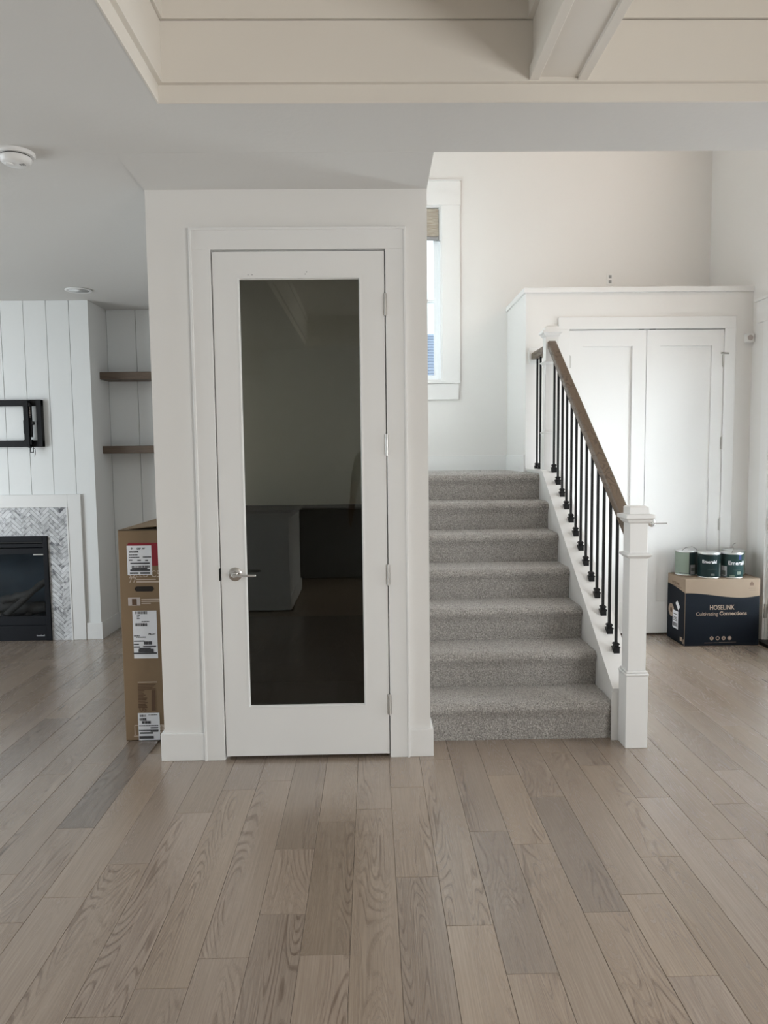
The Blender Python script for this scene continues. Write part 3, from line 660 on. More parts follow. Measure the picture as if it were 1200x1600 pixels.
# made-up living room and rear windows out of view, added as light sources
w3 = empty('added_window_3', (LX, 3.3, .25), kind='structure')
boxes('sash_frame', [(LX-.08, LX-.03, y, y+.06, .25, 2.45) for y in (2.1, 2.88, 3.66, 4.44)] + [(LX-.08, LX-.03, 2.1, 4.5, .25, .33), (LX-.08, LX-.03, 2.1, 4.5, 2.38, 2.45)], 'vinyl_window', w3)
w4 = empty('added_window_4', (RX, -1.95, .82), kind='structure')
boxes('sash_frame', [(RX+.03, RX+.08, y, y+.06, .82, 1.98) for y in (-3.45, -2.48, -1.48, -.51)] + [(RX+.03, RX+.08, -3.45, -.45, .82, .89), (RX+.03, RX+.08, -3.45, -.45, 1.92, 1.98)], 'vinyl_window', w4)

w5 = empty('added_window_5', (RX, 2.85, .4), kind='structure')  # made-up hall window, added for its light on the floor
boxes('sash_frame', [(RX+.03, RX+.08, y, y+.06, .4, 2.25) for y in (2.45, 2.82, 3.19)] + [(RX+.03, RX+.08, 2.45, 3.25, .4, .47), (RX+.03, RX+.08, 2.45, 3.25, 2.19, 2.25)], 'vinyl_window', w5)

# ------------------------------------------------------------------ fireplace
fp = empty('fireplace', (-3.17, FY, 0))
thing(fp, 'gas fireplace with black insert, grey marble herringbone surround and white mantel trim', 'fireplace')
FC = -3.17
XR = -2.460; XO = -2.353; XF = -2.634          # tile right edge, trim outer edge, insert right edge
mir = lambda x: 2*FC-x
boxes('mantel_trim', [(XR, XO, FY-.022, FY, 0, 1.197), (mir(XO), mir(XR), FY-.022, FY, 0, 1.197), (mir(XR), XR, FY-.022, FY, 1.094, 1.197)], 'trim_white', fp, bev=.002)
for xa in (XR-.011, mir(XR)): box('tile_edge_strip', xa, xa+.011, FY-.026, FY, 0, 1.094, 'trim_white', fp)
boxes('grout_bed', [(mir(XR), mir(XF), FY-.008, FY+.002, 0, 1.094), (XF, XR-.011, FY-.008, FY+.002, 0, 1.094), (mir(XF), XF, FY-.008, FY+.002, .862, 1.094)], 'grout', fp)
def clip(poly, x0, x1, z0, z1):
    for ax, lim, sg in ((0, x0, 1), (0, x1, -1), (1, z0, 1), (1, z1, -1)):
        out = []
        for i in range(len(poly)):
            a, b = poly[i], poly[(i+1) % len(poly)]; da, db = sg*(a[ax]-lim), sg*(b[ax]-lim)
            if da >= 0: out.append(a)
            if da*db < 0:
                t = da/(da-db); out.append((a[0]+t*(b[0]-a[0]), a[1]+t*(b[1]-a[1])))
        poly = out
        if len(poly) < 3: return []
    return poly
p_ = .0268; g_ = .0011; nH = 4; q = math.sqrt(.5); ntile = 0
regions = [(mir(XR)+.011, XR-.011, .862, 1.094), (XF, XR-.011, 0, .862), (mir(XR)+.011, mir(XF), 0, .862)]
ox, oz = -2.53, .55
rest = bmesh.new()
tiles = []
for a in range(-80, 80):
    for b in range(-80, 80):
        dd = (a-b) % (2*nH)
        if dd == 0: rc = (a, b, nH, 1)
        elif dd == 2*nH-1: rc = (a, b, 1, nH)
        else: continue
        x0_, y0_, w_, h_ = rc[0]*p_+g_, rc[1]*p_+g_, rc[2]*p_-2*g_, rc[3]*p_-2*g_
        pts = [(x0_, y0_), (x0_+w_, y0_), (x0_+w_, y0_+h_), (x0_, y0_+h_)]
        pts = [(ox+q*(u-v), oz+q*(u+v)) for u, v in pts]
        cx = sum(p[0] for p in pts)/4; cz = sum(p[1] for p in pts)/4
        if not (-4.1 < cx < -2.3 and -.1 < cz < 1.2): continue
        for rg in regions:
            pl = clip(pts, *rg)
            if len(pl) < 3: continue
            ar = abs(sum(pl[i][0]*pl[(i+1) % len(pl)][1]-pl[(i+1) % len(pl)][0]*pl[i][1] for i in range(len(pl)))/2)
            if ar < 2e-5: continue
            tiles.append((cx, pl))
tiles.sort(key=lambda t: -t[0])
for k, (cx, pl) in enumerate(tiles):
    yt = FY-.0125-rng.uniform(0, .0012)
    if k < 299:
        bm = bmesh.new(); bm_prism(bm, pl, 'y', yt, FY-.006); o = fin('tile', bm, 'marble_tile', fp)
        v = float(np.clip(rng.normal(.60, .07), .36, .76)); o.color = (v*.985, v*1.0, v*1.03, 1)
    else: bm_prism(rest, pl, 'y', yt, FY-.006)
if len(rest.verts): o = fin('tile_field', rest, 'marble_tile', fp, kind='stuff'); o.color = (.6, .61, .63, 1)
else: rest.free()
# insert
ins = empty('fire_insert', (FC, FY-.01, 0), fp)
IX0, IX1 = mir(XF), XF
boxes('insert_frame', [(IX0, IX0+.038, FY-.03, FY+.03, .0, .862), (IX1-.038, IX1, FY-.03, FY+.03, 0, .862), (IX0+.038, IX1-.038, FY-.03, FY+.03, .815, .862), (IX0+.038, IX1-.038, FY-.026, FY+.03, .0, .125), (IX0+.038, IX1-.038, FY-.012, FY+.03, .125, .2)], 'black_insert', ins, bev=.002)
boxes('louvre', [(IX0+.038, IX1-.038, FY-.020, FY+.02, .770, .800), (IX0+.038, IX1-.038, FY-.008, FY+.02, .712, .764)], 'black_insert', ins, bev=.002)
box('door_glass', IX0+.038, IX1-.038, FY-.010, FY-.006, .2, .714, 'smoked_glass', ins)
boxes('firebox', [(IX0+.038, IX1-.038, FY+.30, FY+.34, .13, .80), (IX0+.030, IX0+.05, FY+.03, FY+.32, .13, .80), (IX1-.05, IX1-.030, FY+.03, FY+.32, .13, .80), (IX0+.038, IX1-.038, FY+.031, FY+.32, .11, .14), (IX0+.038, IX1-.038, FY+.031, FY+.32, .79, .81)], 'firebox_brick', ins)
for (pa, pb, r) in (((-3.05, FY+.07, .20), (-2.74, FY+.17, .47), .028), ((-3.50, FY+.10, .20), (-3.0, FY+.20, .26), .042), ((-3.25, FY+.22, .21), (-2.80, FY+.24, .22), .05), ((-3.10, FY+.14, .30), (-2.86, FY+.12, .37), .032), ((-3.60, FY+.2, .28), (-3.28, FY+.1, .42), .03)):
    A, B = Vector(pa), Vector(pb); pts = [A.lerp(B, t/6)+Vector(rng.normal(0, .006, 3)) for t in range(7)]
    tube('log', pts, [r*(1+.15*math.sin(3*t)) for t in range(7)], 'ember_log', ins, n=9)
for k in range(9):
    cx = -2.72-.1*k; bm = bmesh.new(); bmesh.ops.create_icosphere(bm, subdivisions=1, radius=rng.uniform(.025, .045))
    for v in bm.verts: v.co = v.co*(1+rng.uniform(-.25, .25))+Vector((cx, FY+.09+.05*(k % 3), .165))
    fin('coal', bm, 'ember_log', ins)
box('handle_bar', -2.757, -2.676, FY-.016, FY-.010, .705, .713, 'satin_nickel', ins)
boxes('name_badge', [(-2.757+.0085*k, -2.757+.0085*k+.006, FY-.0285, FY-.0258, .037, .037+(.012 if k in (0, 4, 7) else .008)) for k in range(8)], 'faint_ink', ins)

# TV wall bracket
tv = empty('tv_mount', (-3.17, FY, 1.77))
thing(tv, 'black metal television wall mount frame on the white shiplap', 'tv mount')
TX, TXL = -2.624, mir(-2.624)
def plates(name, L, **k): return boxes(name, L, 'black_metal', tv, bev=.002)
plates('top_rail', [(TXL, TX, FY-.045, FY-.001, 1.908, 1.957)])
plates('bottom_rail', [(TXL, TX, FY-.045, FY-.001, 1.583, 1.634)])
plates('side_rail', [(TX-.040, TX, FY-.047, FY-.0008, 1.585, 1.955)])
plates('side_rail', [(TXL, TXL+.040, FY-.047, FY-.0008, 1.585, 1.955)])
def arm(xc):
    a = empty('bracket_arm', (xc, FY-.06, 1.77), tv)
    boxes('arm_plate', [(xc-.038, xc-.006, FY-.075, FY-.048, 1.628, 1.915), (xc-.044, xc-.036, FY-.07, FY-.05, 1.690, 1.795), (xc-.006, xc+.006, FY-.085, FY-.05, 1.575, 1.95), (xc+.006, xc+.022, FY-.07, FY-.05, 1.66, 1.92), (xc-.04, xc+.02, FY-.08, FY-.048, 1.900, 1.93), (xc-.04, xc+.02, FY-.08, FY-.048, 1.60, 1.64)], 'black_metal', a, bev=.0015)
    boxes('slot_holes', [(xc+.010, xc+.016, FY-.0712, FY-.0695, 1.815+.0125*k, 1.822+.0125*k) for k in range(8)], 'grey_print', a)
    box('knob', xc+.022, xc+.042, FY-.075, FY-.055, 1.755, 1.785, 'black_metal', a, bev=.004)
    boxes('pull_clip', [(xc-.004, xc+.0, FY-.06, FY-.055, 1.538, 1.585), (xc+.018, xc+.022, FY-.06, FY-.055, 1.538, 1.585), (xc-.004, xc+.022, FY-.06, FY-.055, 1.536, 1.542)], 'black_metal', a)
    tube('pull_cord', [(xc+.022, FY-.057, 1.575), (xc+.034, FY-.057, 1.565), (xc+.036, FY-.057, 1.535), (xc+.028, FY-.057, 1.505)], .0018, 'black_metal', a, n=6)
arm(-2.715); arm(mir(-2.715)+.01)

# floating shelves in the alcove
for zt, zb, lab in ((2.197, 2.135, 'upper dark brown floating wood shelf in the alcove beside the fireplace'), (1.586, 1.523, 'lower dark brown floating wood shelf in the alcove beside the fireplace')):
    s = box('floating_shelf', FXR+.001, PXL-.001, 6.135, NY-.001, zb, zt, 'shelf_wood', bev=.003)
    thing(s, lab, 'shelf', 'alcove shelves')

# recessed light, smoke detector
rc = empty('recessed_light', (-2.162, 5.582, C)); thing(rc, 'round white recessed downlight in the ceiling near the fireplace', 'light')
bm = bmesh.new(); bm_lathe(bm, [(.074, -.001), (.098, -.001), (.098, -.006), (.090, -.010), (.074, -.006)], (-2.162, 5.582, C), n=40, caps=False); fin('trim_ring', bm, 'plastic_white', rc, smooth=True)
bm = bmesh.new(); bm_lathe(bm, [(.076, -.006), (.066, -.0035), (.03, -.002)], (-2.162, 5.582, C), n=40); fin('reflector', bm, 'plastic_white', rc, smooth=True)
sd = empty('smoke_detector', (-1.436, 3.10, C)); thing(sd, 'round white smoke detector on the ceiling', 'smoke detector')
sx_, sy_ = -1.434, 3.105
lathe('base_plate', [(.074, 0), (.075, -.008), (.070, -.015), (.058, -.016)], (sx_, sy_, C), 'plastic_white', sd, n=40)
lathe('vent_gap', [(.058, -.014), (.058, -.020)], (sx_, sy_, C), 'dark_bronze', sd, n=40)
lathe('dome', [(.060, -.020), (.062, -.026), (.056, -.040), (.046, -.047), (.02, -.049)], (sx_, sy_, C), 'plastic_white', sd, n=40)
lathe('test_button', [(.017, -.047), (.016, -.053), (.012, -.054)], (sx_-.022, sy_-.012, C), 'plastic_white', sd, n=20)
boxes('vent_slot', [(sx_+.018+.008*k, sx_+.022+.008*k, sy_-.012, sy_+.004, C-.0505, C-.046) for k in range(3)], 'plastic_grey', sd)

# ledge outlet and corner sensor
ol = empty('wall_outlet', (2.13, WY, 2.93)); thing(ol, 'small white outlet on the wall above the closet ledge', 'outlet')
bx, bz = 2.137, 3.010
box('cover_plate', bx-.028, bx+.028, WY-.006, WY-.0005, bz-.05, bz+.05, 'plastic_white', ol, bev=.002)
boxes('socket', [(bx-.013, bx+.013, WY-.0075, WY-.005, bz-.036, bz-.008), (bx-.013, bx+.013, WY-.0075, WY-.005, bz+.008, bz+.036)], 'plastic_grey', ol)
se = empty('motion_sensor', (2.995, CY, 2.37)); thing(se, 'small square white sensor on the wall corner by the closet', 'sensor')
box('sensor_body', 2.960, 3.024, CY-.045, CY-.0005, 2.335, 2.404, 'plastic_white', se, bev=.006, seg=2)
lathe('lens', [(.021, 0), (.021, -.004), (.016, -.006)], (2.990, CY-.0445, 2.370), 'grey_print', se, axis='y', n=20)

# ------------------------------------------------------------------ tall television carton
tb = empty('television_carton', (-1.19, 4.7, 0))
thing(tb, 'tall narrow brown television carton standing on edge beside the pantry wall', 'box')
BX0, BX1, BY0, BY1, BZ = -1.312, -1.052, 3.757, 5.64, 1.120
box('carton_body', BX0, BX1, BY0, BY1, 0.002, BZ, 'cardboard', tb, bev=.004, seg=2)
boxes('top_flap_edge', [(BX0+.006, BX1-.004, BY0-.001, BY0+.004, BZ-.004, BZ+.002)], 'cardboard_edge', tb)
prism('lifted_flap', [(BX0+.05, BZ+.001), (BX1, BZ+.020), (BX1, BZ+.023), (BX0+.05, BZ+.004)], 'y', BY0+.02, BY0+.75, 'cardboard', tb)
fy = BY0-.0006
def u2x(u): return BX0 + (u-189.5)/(253-189.5)*.255
def v2z(v): return BZ - (v-830)/(1158-830)*BZ
def rectf(name, u0, u1, v0, v1, mat, parent, lift=0.0, th=.0006): return box(name, u2x(u0), u2x(u1), fy-lift-th, fy-lift+th*.4, v2z(v1), v2z(v0), mat, parent)
def u2xs(u, v): return u2x(u - 7*(v-830)/328)
def rf(name, u0, u1, v0, v1, mat, parent, lift=0.0):
    vm = (v0+v1)/2; a, b = u2xs(u0, vm), u2xs(u1, vm)
    return box(name, a, b, fy-lift-.0006, fy-lift+.0002, v2z(v1), v2z(v0), mat, parent)
# rounded red emblem, mostly covered by the label
bm = bmesh.new(); a, b, c_, d_ = u2xs(202, 867), u2xs(242, 867), v2z(885), v2z(850); rr = .012; pts = []
for cx, cz, a0 in ((b-rr, c_+rr, -90), (b-rr, d_-rr, 0), (a+rr, d_-rr, 90), (a+rr, c_+rr, 180)):
    for k in range(6): an = math.radians(a0+k*18); pts.append((cx+rr*math.cos(an), cz+rr*math.sin(an)))
bm_prism(bm, pts, 'y', fy-.0006, fy+.0002); fin('red_emblem', bm, 'red_print', tb)
text('model_print', 'OLED C5', .050, ((u2xs(204, 898)+u2xs(243, 898))/2, fy-.0003, v2z(898)), 'pale_print', tb, width=abs(u2xs(243, 898)-u2xs(204, 898)))
text('size_print', '77', .040, (u2xs(208, 908), fy-.0003, v2z(907)), 'pale_print', tb)
boxes('small_print', [(u2xs(213, 905), u2xs(238, 905), fy-.0005, fy+.0001, v2z(906.5), v2z(905)), (u2xs(213, 909), u2xs(243, 909), fy-.0005, fy+.0001, v2z(910.5), v2z(908.5)), (u2xs(219, 937), u2xs(246, 937), fy-.0005, fy+.0001, v2z(937.5), v2z(936)), (u2xs(219, 940), u2xs(244, 940), fy-.0005, fy+.0001, v2z(940.5), v2z(939)), (u2xs(219, 943), u2xs(231, 943), fy-.0005, fy+.0001, v2z(943.5), v2z(942)), (u2xs(213, 1066), u2xs(238, 1066), fy-.0005, fy+.0001, v2z(1066), v2z(1065))], 'pale_print', tb)
# hand hole
bm = bmesh.new(); cx, cz = (u2xs(211, 921)+u2xs(235, 921))/2, v2z(920.5); hl, hr = .036, .0135; pts = []
for sgn in (1, -1):
    for k in range(9): an = math.radians(-90+k*22.5)*sgn if sgn > 0 else math.radians(90+k*22.5); pts.append((cx+sgn*hl+hr*math.cos(an), cz+hr*math.sin(an)))
bm_prism(bm, pts, 'y', fy-.0004, fy+.0004); fin('hand_hole', bm, 'carton_void', tb)
ic = rf('pictogram', 202, 217.5, 933.5, 946, 'grey_print', tb)
rf('pictogram_screen', 207, 213, 935.5, 945, 'brown_ink', tb, .0005)
def label(name, u0, u1, v0, v1, bars, lines, texts=()):
    l = rf(name, u0, u1, v0, v1, 'label_white', tb, .0006)
    L = []
    for (bu0, bu1, bv0, bv1) in bars:
        u = bu0
        while u < bu1:
            wd = float(rng.choice([.35, .6, .9])); L.append((u2xs(u, (bv0+bv1)/2), u2xs(min(u+wd, bu1), (bv0+bv1)/2), fy-.0017, fy-.0010, v2z(bv1), v2z(bv0))); u += wd+float(rng.choice([.4, .7, 1.0]))
    if L: boxes('barcode', L, 'label_ink', l, kind='stuff')
    L = []
    for (bu0, bu1, bv) in lines:
        u = bu0
        while u < bu1:
            wd = float(rng.uniform(.8, 3)); L.append((u2xs(u, bv), u2xs(min(u+wd, bu1), bv), fy-.0017, fy-.0010, v2z(bv+.55), v2z(bv-.55))); u += wd+.6
    if L: boxes('print_lines', L, 'label_ink', l, kind='stuff')
    for s, u, v, sz in texts: text('print_text', s, sz, (u2xs(u, v), fy-.0014, v2z(v)), 'label_ink', l, bold=.0006)
    return l
label('shipping_label', 201.5, 233, 854, 899, [(206, 230, 884.5, 887.5), (205, 216, 895, 897)], [(204, 216, 862.5), (204, 216, 864), (204, 215, 868), (204, 217, 872), (222, 232, 871.5), (204, 208, 876), (215, 219, 876.3), (225, 228, 876.6), (206, 230, 881), (208, 227, 889), (206, 230, 891.5), (219, 230, 896)], [('01', 208, 858.5, .013), ('GSF  W', 219, 858.8, .013)])
label('shipping_label', 208, 239, 954, 1028, [(211, 226, 955, 959), (211, 226, 973.5, 977.5), (222, 232, 1002, 1006), (215, 234, 1014, 1018)], [(213, 217, 961), (213, 216, 963.5), (213, 217, 966), (219, 229, 971), (209, 216, 993), (212, 224, 995), (209, 222, 1001), (209, 215, 1006), (209, 216, 1010), (221, 237, 1009.5), (216, 230, 1012.5), (209, 238, 1020)], [('PILOT', 232.5, 990.5, .014)])
l3 = label('shipping_label', 213, 241, 1114, 1157, [(215, 223, 1116.5, 1120), (215, 224, 1122, 1126), (218, 229, 1127, 1130.5)], [(226, 238, 1117), (214, 239, 1134), (214, 239, 1141.5)])
boxes('redacted_strokes', [(u2xs(229, 1138), u2xs(239, 1138), fy-.0018, fy-.0011, v2z(1138.5), v2z(1136.5)), (u2xs(215, 1145), u2xs(232, 1145), fy-.0018, fy-.0011, v2z(1147), v2z(1144.5)), (u2xs(229, 1143), u2xs(239, 1143), fy-.0018, fy-.0011, v2z(1144), v2z(1142.5)), (u2xs(214, 1152), u2xs(233, 1152), fy-.0018, fy-.0011, v2z(1154.5), v2z(1150.5))], 'label_ink', l3)
# brown printed data block
blk = []
for k in range(16):
    v = 1069+k*2.4
    if k < 4: blk.append((u2xs(213, v), u2xs(236-(k % 3)*2, v), fy-.0005, fy+.0001, v2z(v+.85), v2z(v-.45)))
    else: blk.append((u2xs(213.5, v), u2xs(213.5+rng.uniform(5, 13), v), fy-.0005, fy+.0001, v2z(v+.7), v2z(v-.4)))
for k in range(22):
    v = 1079+k*1.45; blk.append((u2xs(231, v), u2xs(235.5, v), fy-.0005, fy+.0001, v2z(v+.5), v2z(v-.4)))
boxes('data_print', blk, 'brown_ink', tb)
text('country_print', 'US', .032, (u2xs(219, 1108), fy-.0003, v2z(1108.5)), 'brown_ink', tb, bold=.0006)
sqs = []
for u0 in (240.5, 244): 
    for v0 in (1134, 1138.5, 1143): sqs.append((u2xs(u0, v0), u2xs(u0+2.6, v0), fy-.0005, fy+.0001, v2z(v0+3.4), v2z(v0)))
sqs += [(u2xs(208, 1140), u2xs(208.6, 1140), fy-.0005, fy+.0001, v2z(1149), v2z(1133)), (u2xs(208, 1133), u2xs(247, 1133), fy-.0005, fy+.0001, v2z(1133.7), v2z(1133)), (u2xs(207, 1150), u2xs(252, 1150), fy-.0005, fy+.0001, v2z(1150.8), v2z(1150))]
boxes('care_marks', sqs, 'pale_print', tb)

# ------------------------------------------------------------------ garden hose carton
hb = empty('hose_carton', (2.66, 5.57, 0))
thing(hb, 'navy blue and kraft brown cardboard carton on the floor by the closet', 'box')
HX0, HX1, HY0, HY1, HZ = 2.372, 2.947, 5.412, 5.735, .520
box('carton_body', HX0, HX1, HY0, HY1, .001, HZ, 'cardboard_light', hb, bev=.004, seg=2)
def wave(t):   # t 0..1 across the front, height of the navy edge
    return .413 - .040*(.5-.5*math.cos(math.pi*min(1, t/.78))) + (.014*((t-.78)/.22)**1.5 if t > .78 else 0)
top = [(HX0+.003+(HX1-HX0-.006)*k/24, wave(k/24)) for k in range(25)]
prism('navy_front', [(HX1-.003, .004), (HX0+.003, .004)] + top, 'y', HY0-.0007, HY0+.0003, 'navy_print', hb)
tops = [(HY0+.003+(HY1-HY0-.006)*k/12, .413+.028*math.sin(math.pi/2*k/12)) for k in range(13)]
prism('navy_side', [(HY1-.003, .004), (HY0+.003, .004)] + tops, 'x', HX0-.0007, HX0+.0003, 'navy_print', hb)
hx = lambda u: HX0+(u-340)/(1117-340)*(HX1-HX0); hz = lambda v: HZ-(v-430)/(1130-430)*HZ
hy = HY0-.0009
text('brand_print', 'HOSELINK', .050, ((hx(597)+hx(853))/2, hy, hz(728)), 'tan_print', hb, width=hx(853)-hx(597), bold=.0008)
text('slogan_print', 'Cultivating', .040, ((hx(457)+hx(685))/2, hy, hz(794)), 'tan_print', hb, width=hx(685)-hx(457))
text('slogan_print', 'Connections', .040, ((hx(700)+hx(983))/2, hy, hz(790)), 'tan_print', hb, width=hx(983)-hx(700), bold=.0012)
for k, u in enumerate((625, 688, 750, 811)):
    i_ = lathe('social_icon', [(.0155, 0), (.0155, -.0005)], (hx(u), hy+.0004, hz(1047)), 'tan_print', hb, axis='y', n=20, smooth=False)
    if k == 0: text('icon_mark', 'f', .024, (hx(u), hy-.0004, hz(1047)), 'navy_print', i_, bold=.0006)
    elif k == 1: lathe('icon_mark', [(.0095, 0), (.0095, -.0004)], (hx(u), hy-.0003, hz(1047)), 'navy_print', i_, axis='y', n=16, smooth=False)
    elif k == 2: boxes('icon_mark', [(hx(u)-.004, hx(u)+.005, hy-.0006, hy-.0001, hz(1047)-.004, hz(1047)+.004)], 'navy_print', i_)
    else: boxes('icon_mark', [(hx(u)-.006, hx(u)+.006, hy-.0006, hy-.0001, hz(1047)-.001+d, hz(1047)+.001+d) for d in (-.004, 0, .004)], 'grey_print', i_)
boxes('foot_line', [(hx(550), hx(690), hy-.0003, hy+.0002, hz(1096), hz(1093)), (hx(700), hx(880), hy-.0003, hy+.0002, hz(1090), hz(1088.5))], 'tan_print', hb)
# small tap icon at the top right corner
ik = prism('corner_icon', [(hx(1008), hz(503)), (hx(1008), hz(480)), (hx(1028), hz(462)), (hx(1048), hz(480)), (hx(1048), hz(503))], 'y', hy, hy+.0004, 'brown_ink', hb)
boxes('corner_lines', [(hx(995), hx(1068), hy, hy+.0005, hz(533), hz(531)), (hx(1003), hx(1065), hy, hy+.0005, hz(553), hz(551))], 'brown_ink', hb)
# left side print and stickers
sxp = HX0-.0009
text('side_print', 'HOSELINK', .030, (sxp, HY0+.17, .462), 'brown_ink', hb, face='-x', width=.13)
boxes('side_lines', [(sxp-.0003, sxp+.0004, HY0+.06, HY0+.22, .440, .443)], 'brown_ink', hb)
lathe('round_badge', [(.052, 0), (.052, -.0005)], (sxp+.0004, HY0+.245, .235), 'tan_print', hb, axis='x', n=28, smooth=False)
lathe('badge_centre', [(.020, 0), (.020, -.0006)], (sxp+.0001, HY0+.245, .235), 'brown_ink', hb, axis='x', n=20, smooth=False)
prism('small_sticker', [(HY0+.165, .305), (HY0+.135, .330), (HY0+.085, .288), (HY0+.115, .256)], 'x', sxp-.0003, sxp+.0004, 'label_white', hb)
ws_ = box('address_sticker', sxp-.0004, sxp+.0004, HY0+.115, HY0+.215, .105, .245, 'label_white', hb)
boxes('sticker_print', [(sxp-.0009, sxp-.0003, HY0+.125+.009*k, HY0+.130+.009*k, .120, .150) for k in range(9)] + [(sxp-.0009, sxp-.0003, HY0+.13, HY0+.20, z, z+.005) for z in (.165, .178, .19, .215)], 'label_ink', ws_)
boxes('handling_marks', [(sxp-.0004, sxp+.0003, HY0+.035, HY0+.075, .03, .06), (sxp-.0004, sxp+.0003, HY0+.01, HY0+.022, .018, .05)], 'tan_print', hb)

# ------------------------------------------------------------------ paint cans on the carton
def can(x, y, lab, bands, rot=0, word=None, handle=None):
    z = HZ; r = .084; h = .190
    c = empty('paint_can', (x, y, z)); thing(c, lab, 'paint can', 'paint cans on the hose carton')
    lathe('can_body', [(r-.003, 0), (r-.001, .003), (r-.003, .006), (r-.003, h-.008), (r, h-.004), (r, h), (r-.006, h+.001)], (x, y, z), 'can_metal', c, n=48)
    lathe('lid', [(r-.008, h-.004), (r-.010, h+.003), (r-.016, h+.003), (r-.02, h-.001), (.02, h-.001)], (x, y, z), 'can_metal', c, n=40)
    for (a0, a1, z0_, z1_, mat, lift) in bands:      # angles in degrees, -90 faces the camera
        bm = bmesh.new(); n = max(4, int(abs(a1-a0)/5)); rr = r-.0024+lift
        lo = [bm.verts.new((x+rr*math.cos(math.radians(a0+(a1-a0)*k/n)), y+rr*math.sin(math.radians(a0+(a1-a0)*k/n)), z+z0_)) for k in range(n+1)]
        hi = [bm.verts.new(v.co+Vector((0, 0, z1_-z0_))) for v in lo]
        for k in range(n): bm.faces.new((lo[k], lo[k+1], hi[k+1], hi[k]))
        ext = bmesh.ops.solidify(bm, geom=bm.faces[:], thickness=-.0004)
        fin('label_wrap' if lift == 0 else 'label_print', bm, mat, c, smooth=True)
    if word:
        s, zc_, sz, wd, ang = word
        cu = bpy.data.curves.new('w', 'FONT'); cu.body = s; cu.size = sz; cu.align_x = 'CENTER'; cu.align_y = 'CENTER'; cu.offset = .0006; cu.resolution_u = 3; cu.extrude = .0002
        o = bpy.data.objects.new('w', cu); COL.objects.link(o); bpy.context.view_layer.update()
        me = bpy.data.meshes.new_from_object(o.evaluated_get(bpy.context.evaluated_depsgraph_get())); bpy.data.objects.remove(o); me.materials.clear()
        xs = [v.co.x for v in me.vertices]; k = wd/(max(xs)-min(xs))
        for v in me.vertices:
            a = math.radians(ang)+v.co.x*k/(r-.002); rr = r-.0016+v.co.z
            v.co = Vector((x+rr*math.cos(a), y+rr*math.sin(a), z+zc_+v.co.y))
        link('label_word', me, 'label_white', c)
    if handle:
        pts = [(x+p[0], y+p[1], z+p[2]) for p in handle]; tube('wire_handle', pts, .0016, 'wire', c, n=6)
W = lambda a0, a1, m: (a0, a1, .008, .180, m, 0)
can(2.478, 5.647, 'leftmost paint can, its label half pale mint and half dark green',
    [W(-200, -98, 'can_mint'), W(-98, 160, 'can_green'), (-92, -62, .012, .085, 'label_white', .0006), (-88, -66, .035, .06, 'can_grey', .0012), (-150, -100, .014, .022, 'can_grey', .0006)],
    handle=[(-.05, -.02, .185), (-.02, -.03, .215), (.03, -.03, .222), (.062, -.04, .205), (.064, -.045, .185)])
can(2.597, 5.515, 'middle paint can with dark green label and grey sticker',
    [W(-200, 160, 'can_green'), (-55, -18, .012, .112, 'can_grey', .0006), (-120, -75, .068, .0695, 'can_grey', .0006), (-105, -85, .02, .035, 'can_grey', .0006)], word=('Emerald', .125, .034, .105, -112),
    handle=[(-.07, -.04, .14), (-.05, -.06, .165), (-.02, -.07, .180), (.03, -.075, .165), (.068, -.05, .14)])
can(2.768, 5.503, 'front right paint can with teal label and small blue square',
    [W(-200, 160, 'can_teal'), W(-178, -152, 'can_green'), (-176, -140, .012, .09, 'label_white', .0006), (-172, -146, .022, .055, 'can_grey', .0012), (-80, -64, .142, .178, 'can_blue', .0006), (-110, -45, .064, .0655, 'can_grey', .0006), (-105, -50, .096, .0975, 'can_grey', .0006), (-88, -65, .03, .052, 'can_mint', .0006), (-125, -100, .010, .024, 'can_mint', .0006)], word=('Emerald', .115, .042, .135, -86),
    handle=[(-.075, -.03, .14), (-.06, -.055, .17), (-.03, -.065, .196), (.0, -.02, .215), (.02, .03, .245), (.05, .04, .255)])
can(2.855, 5.650, 'rear right paint can with pale label, half hidden behind the teal one', [W(-200, 160, 'can_mint'), (-40, -15, .012, .08, 'can_grey', .0006)])

# ------------------------------------------------------------------ kitchen behind the camera (seen mirrored in the door glass)
ki = empty('breakfast_bar', (.3, -1.5, 0)); thing(ki, 'white wall-hung bar behind the camera, mirrored in the door glass', 'bar')
box('bar_front', -1.27, .6, -1.775, -1.22, .886, 1.305, 'trim_white', ki, bev=.004)
box('bar_back', -1.25, .58, -1.775, -1.74, 0, .885, 'cabinet_dark', ki)
il = empty('kitchen_island', (-1.8, -.5, 0)); thing(il, 'white kitchen island left of the camera, mirrored in the door glass', 'island')
box('island_body', -2.9, -.80, -1.0, .06, 0, .90, 'trim_white', il)
box('island_top', -2.94, -.77, -1.04, .09, .90, .94, 'counter_stone', il, bev=.004)
boxes('island_base', [(-2.915, -.785, -1.015, .075, 0, .13)], 'trim_white', il, bev=.003)

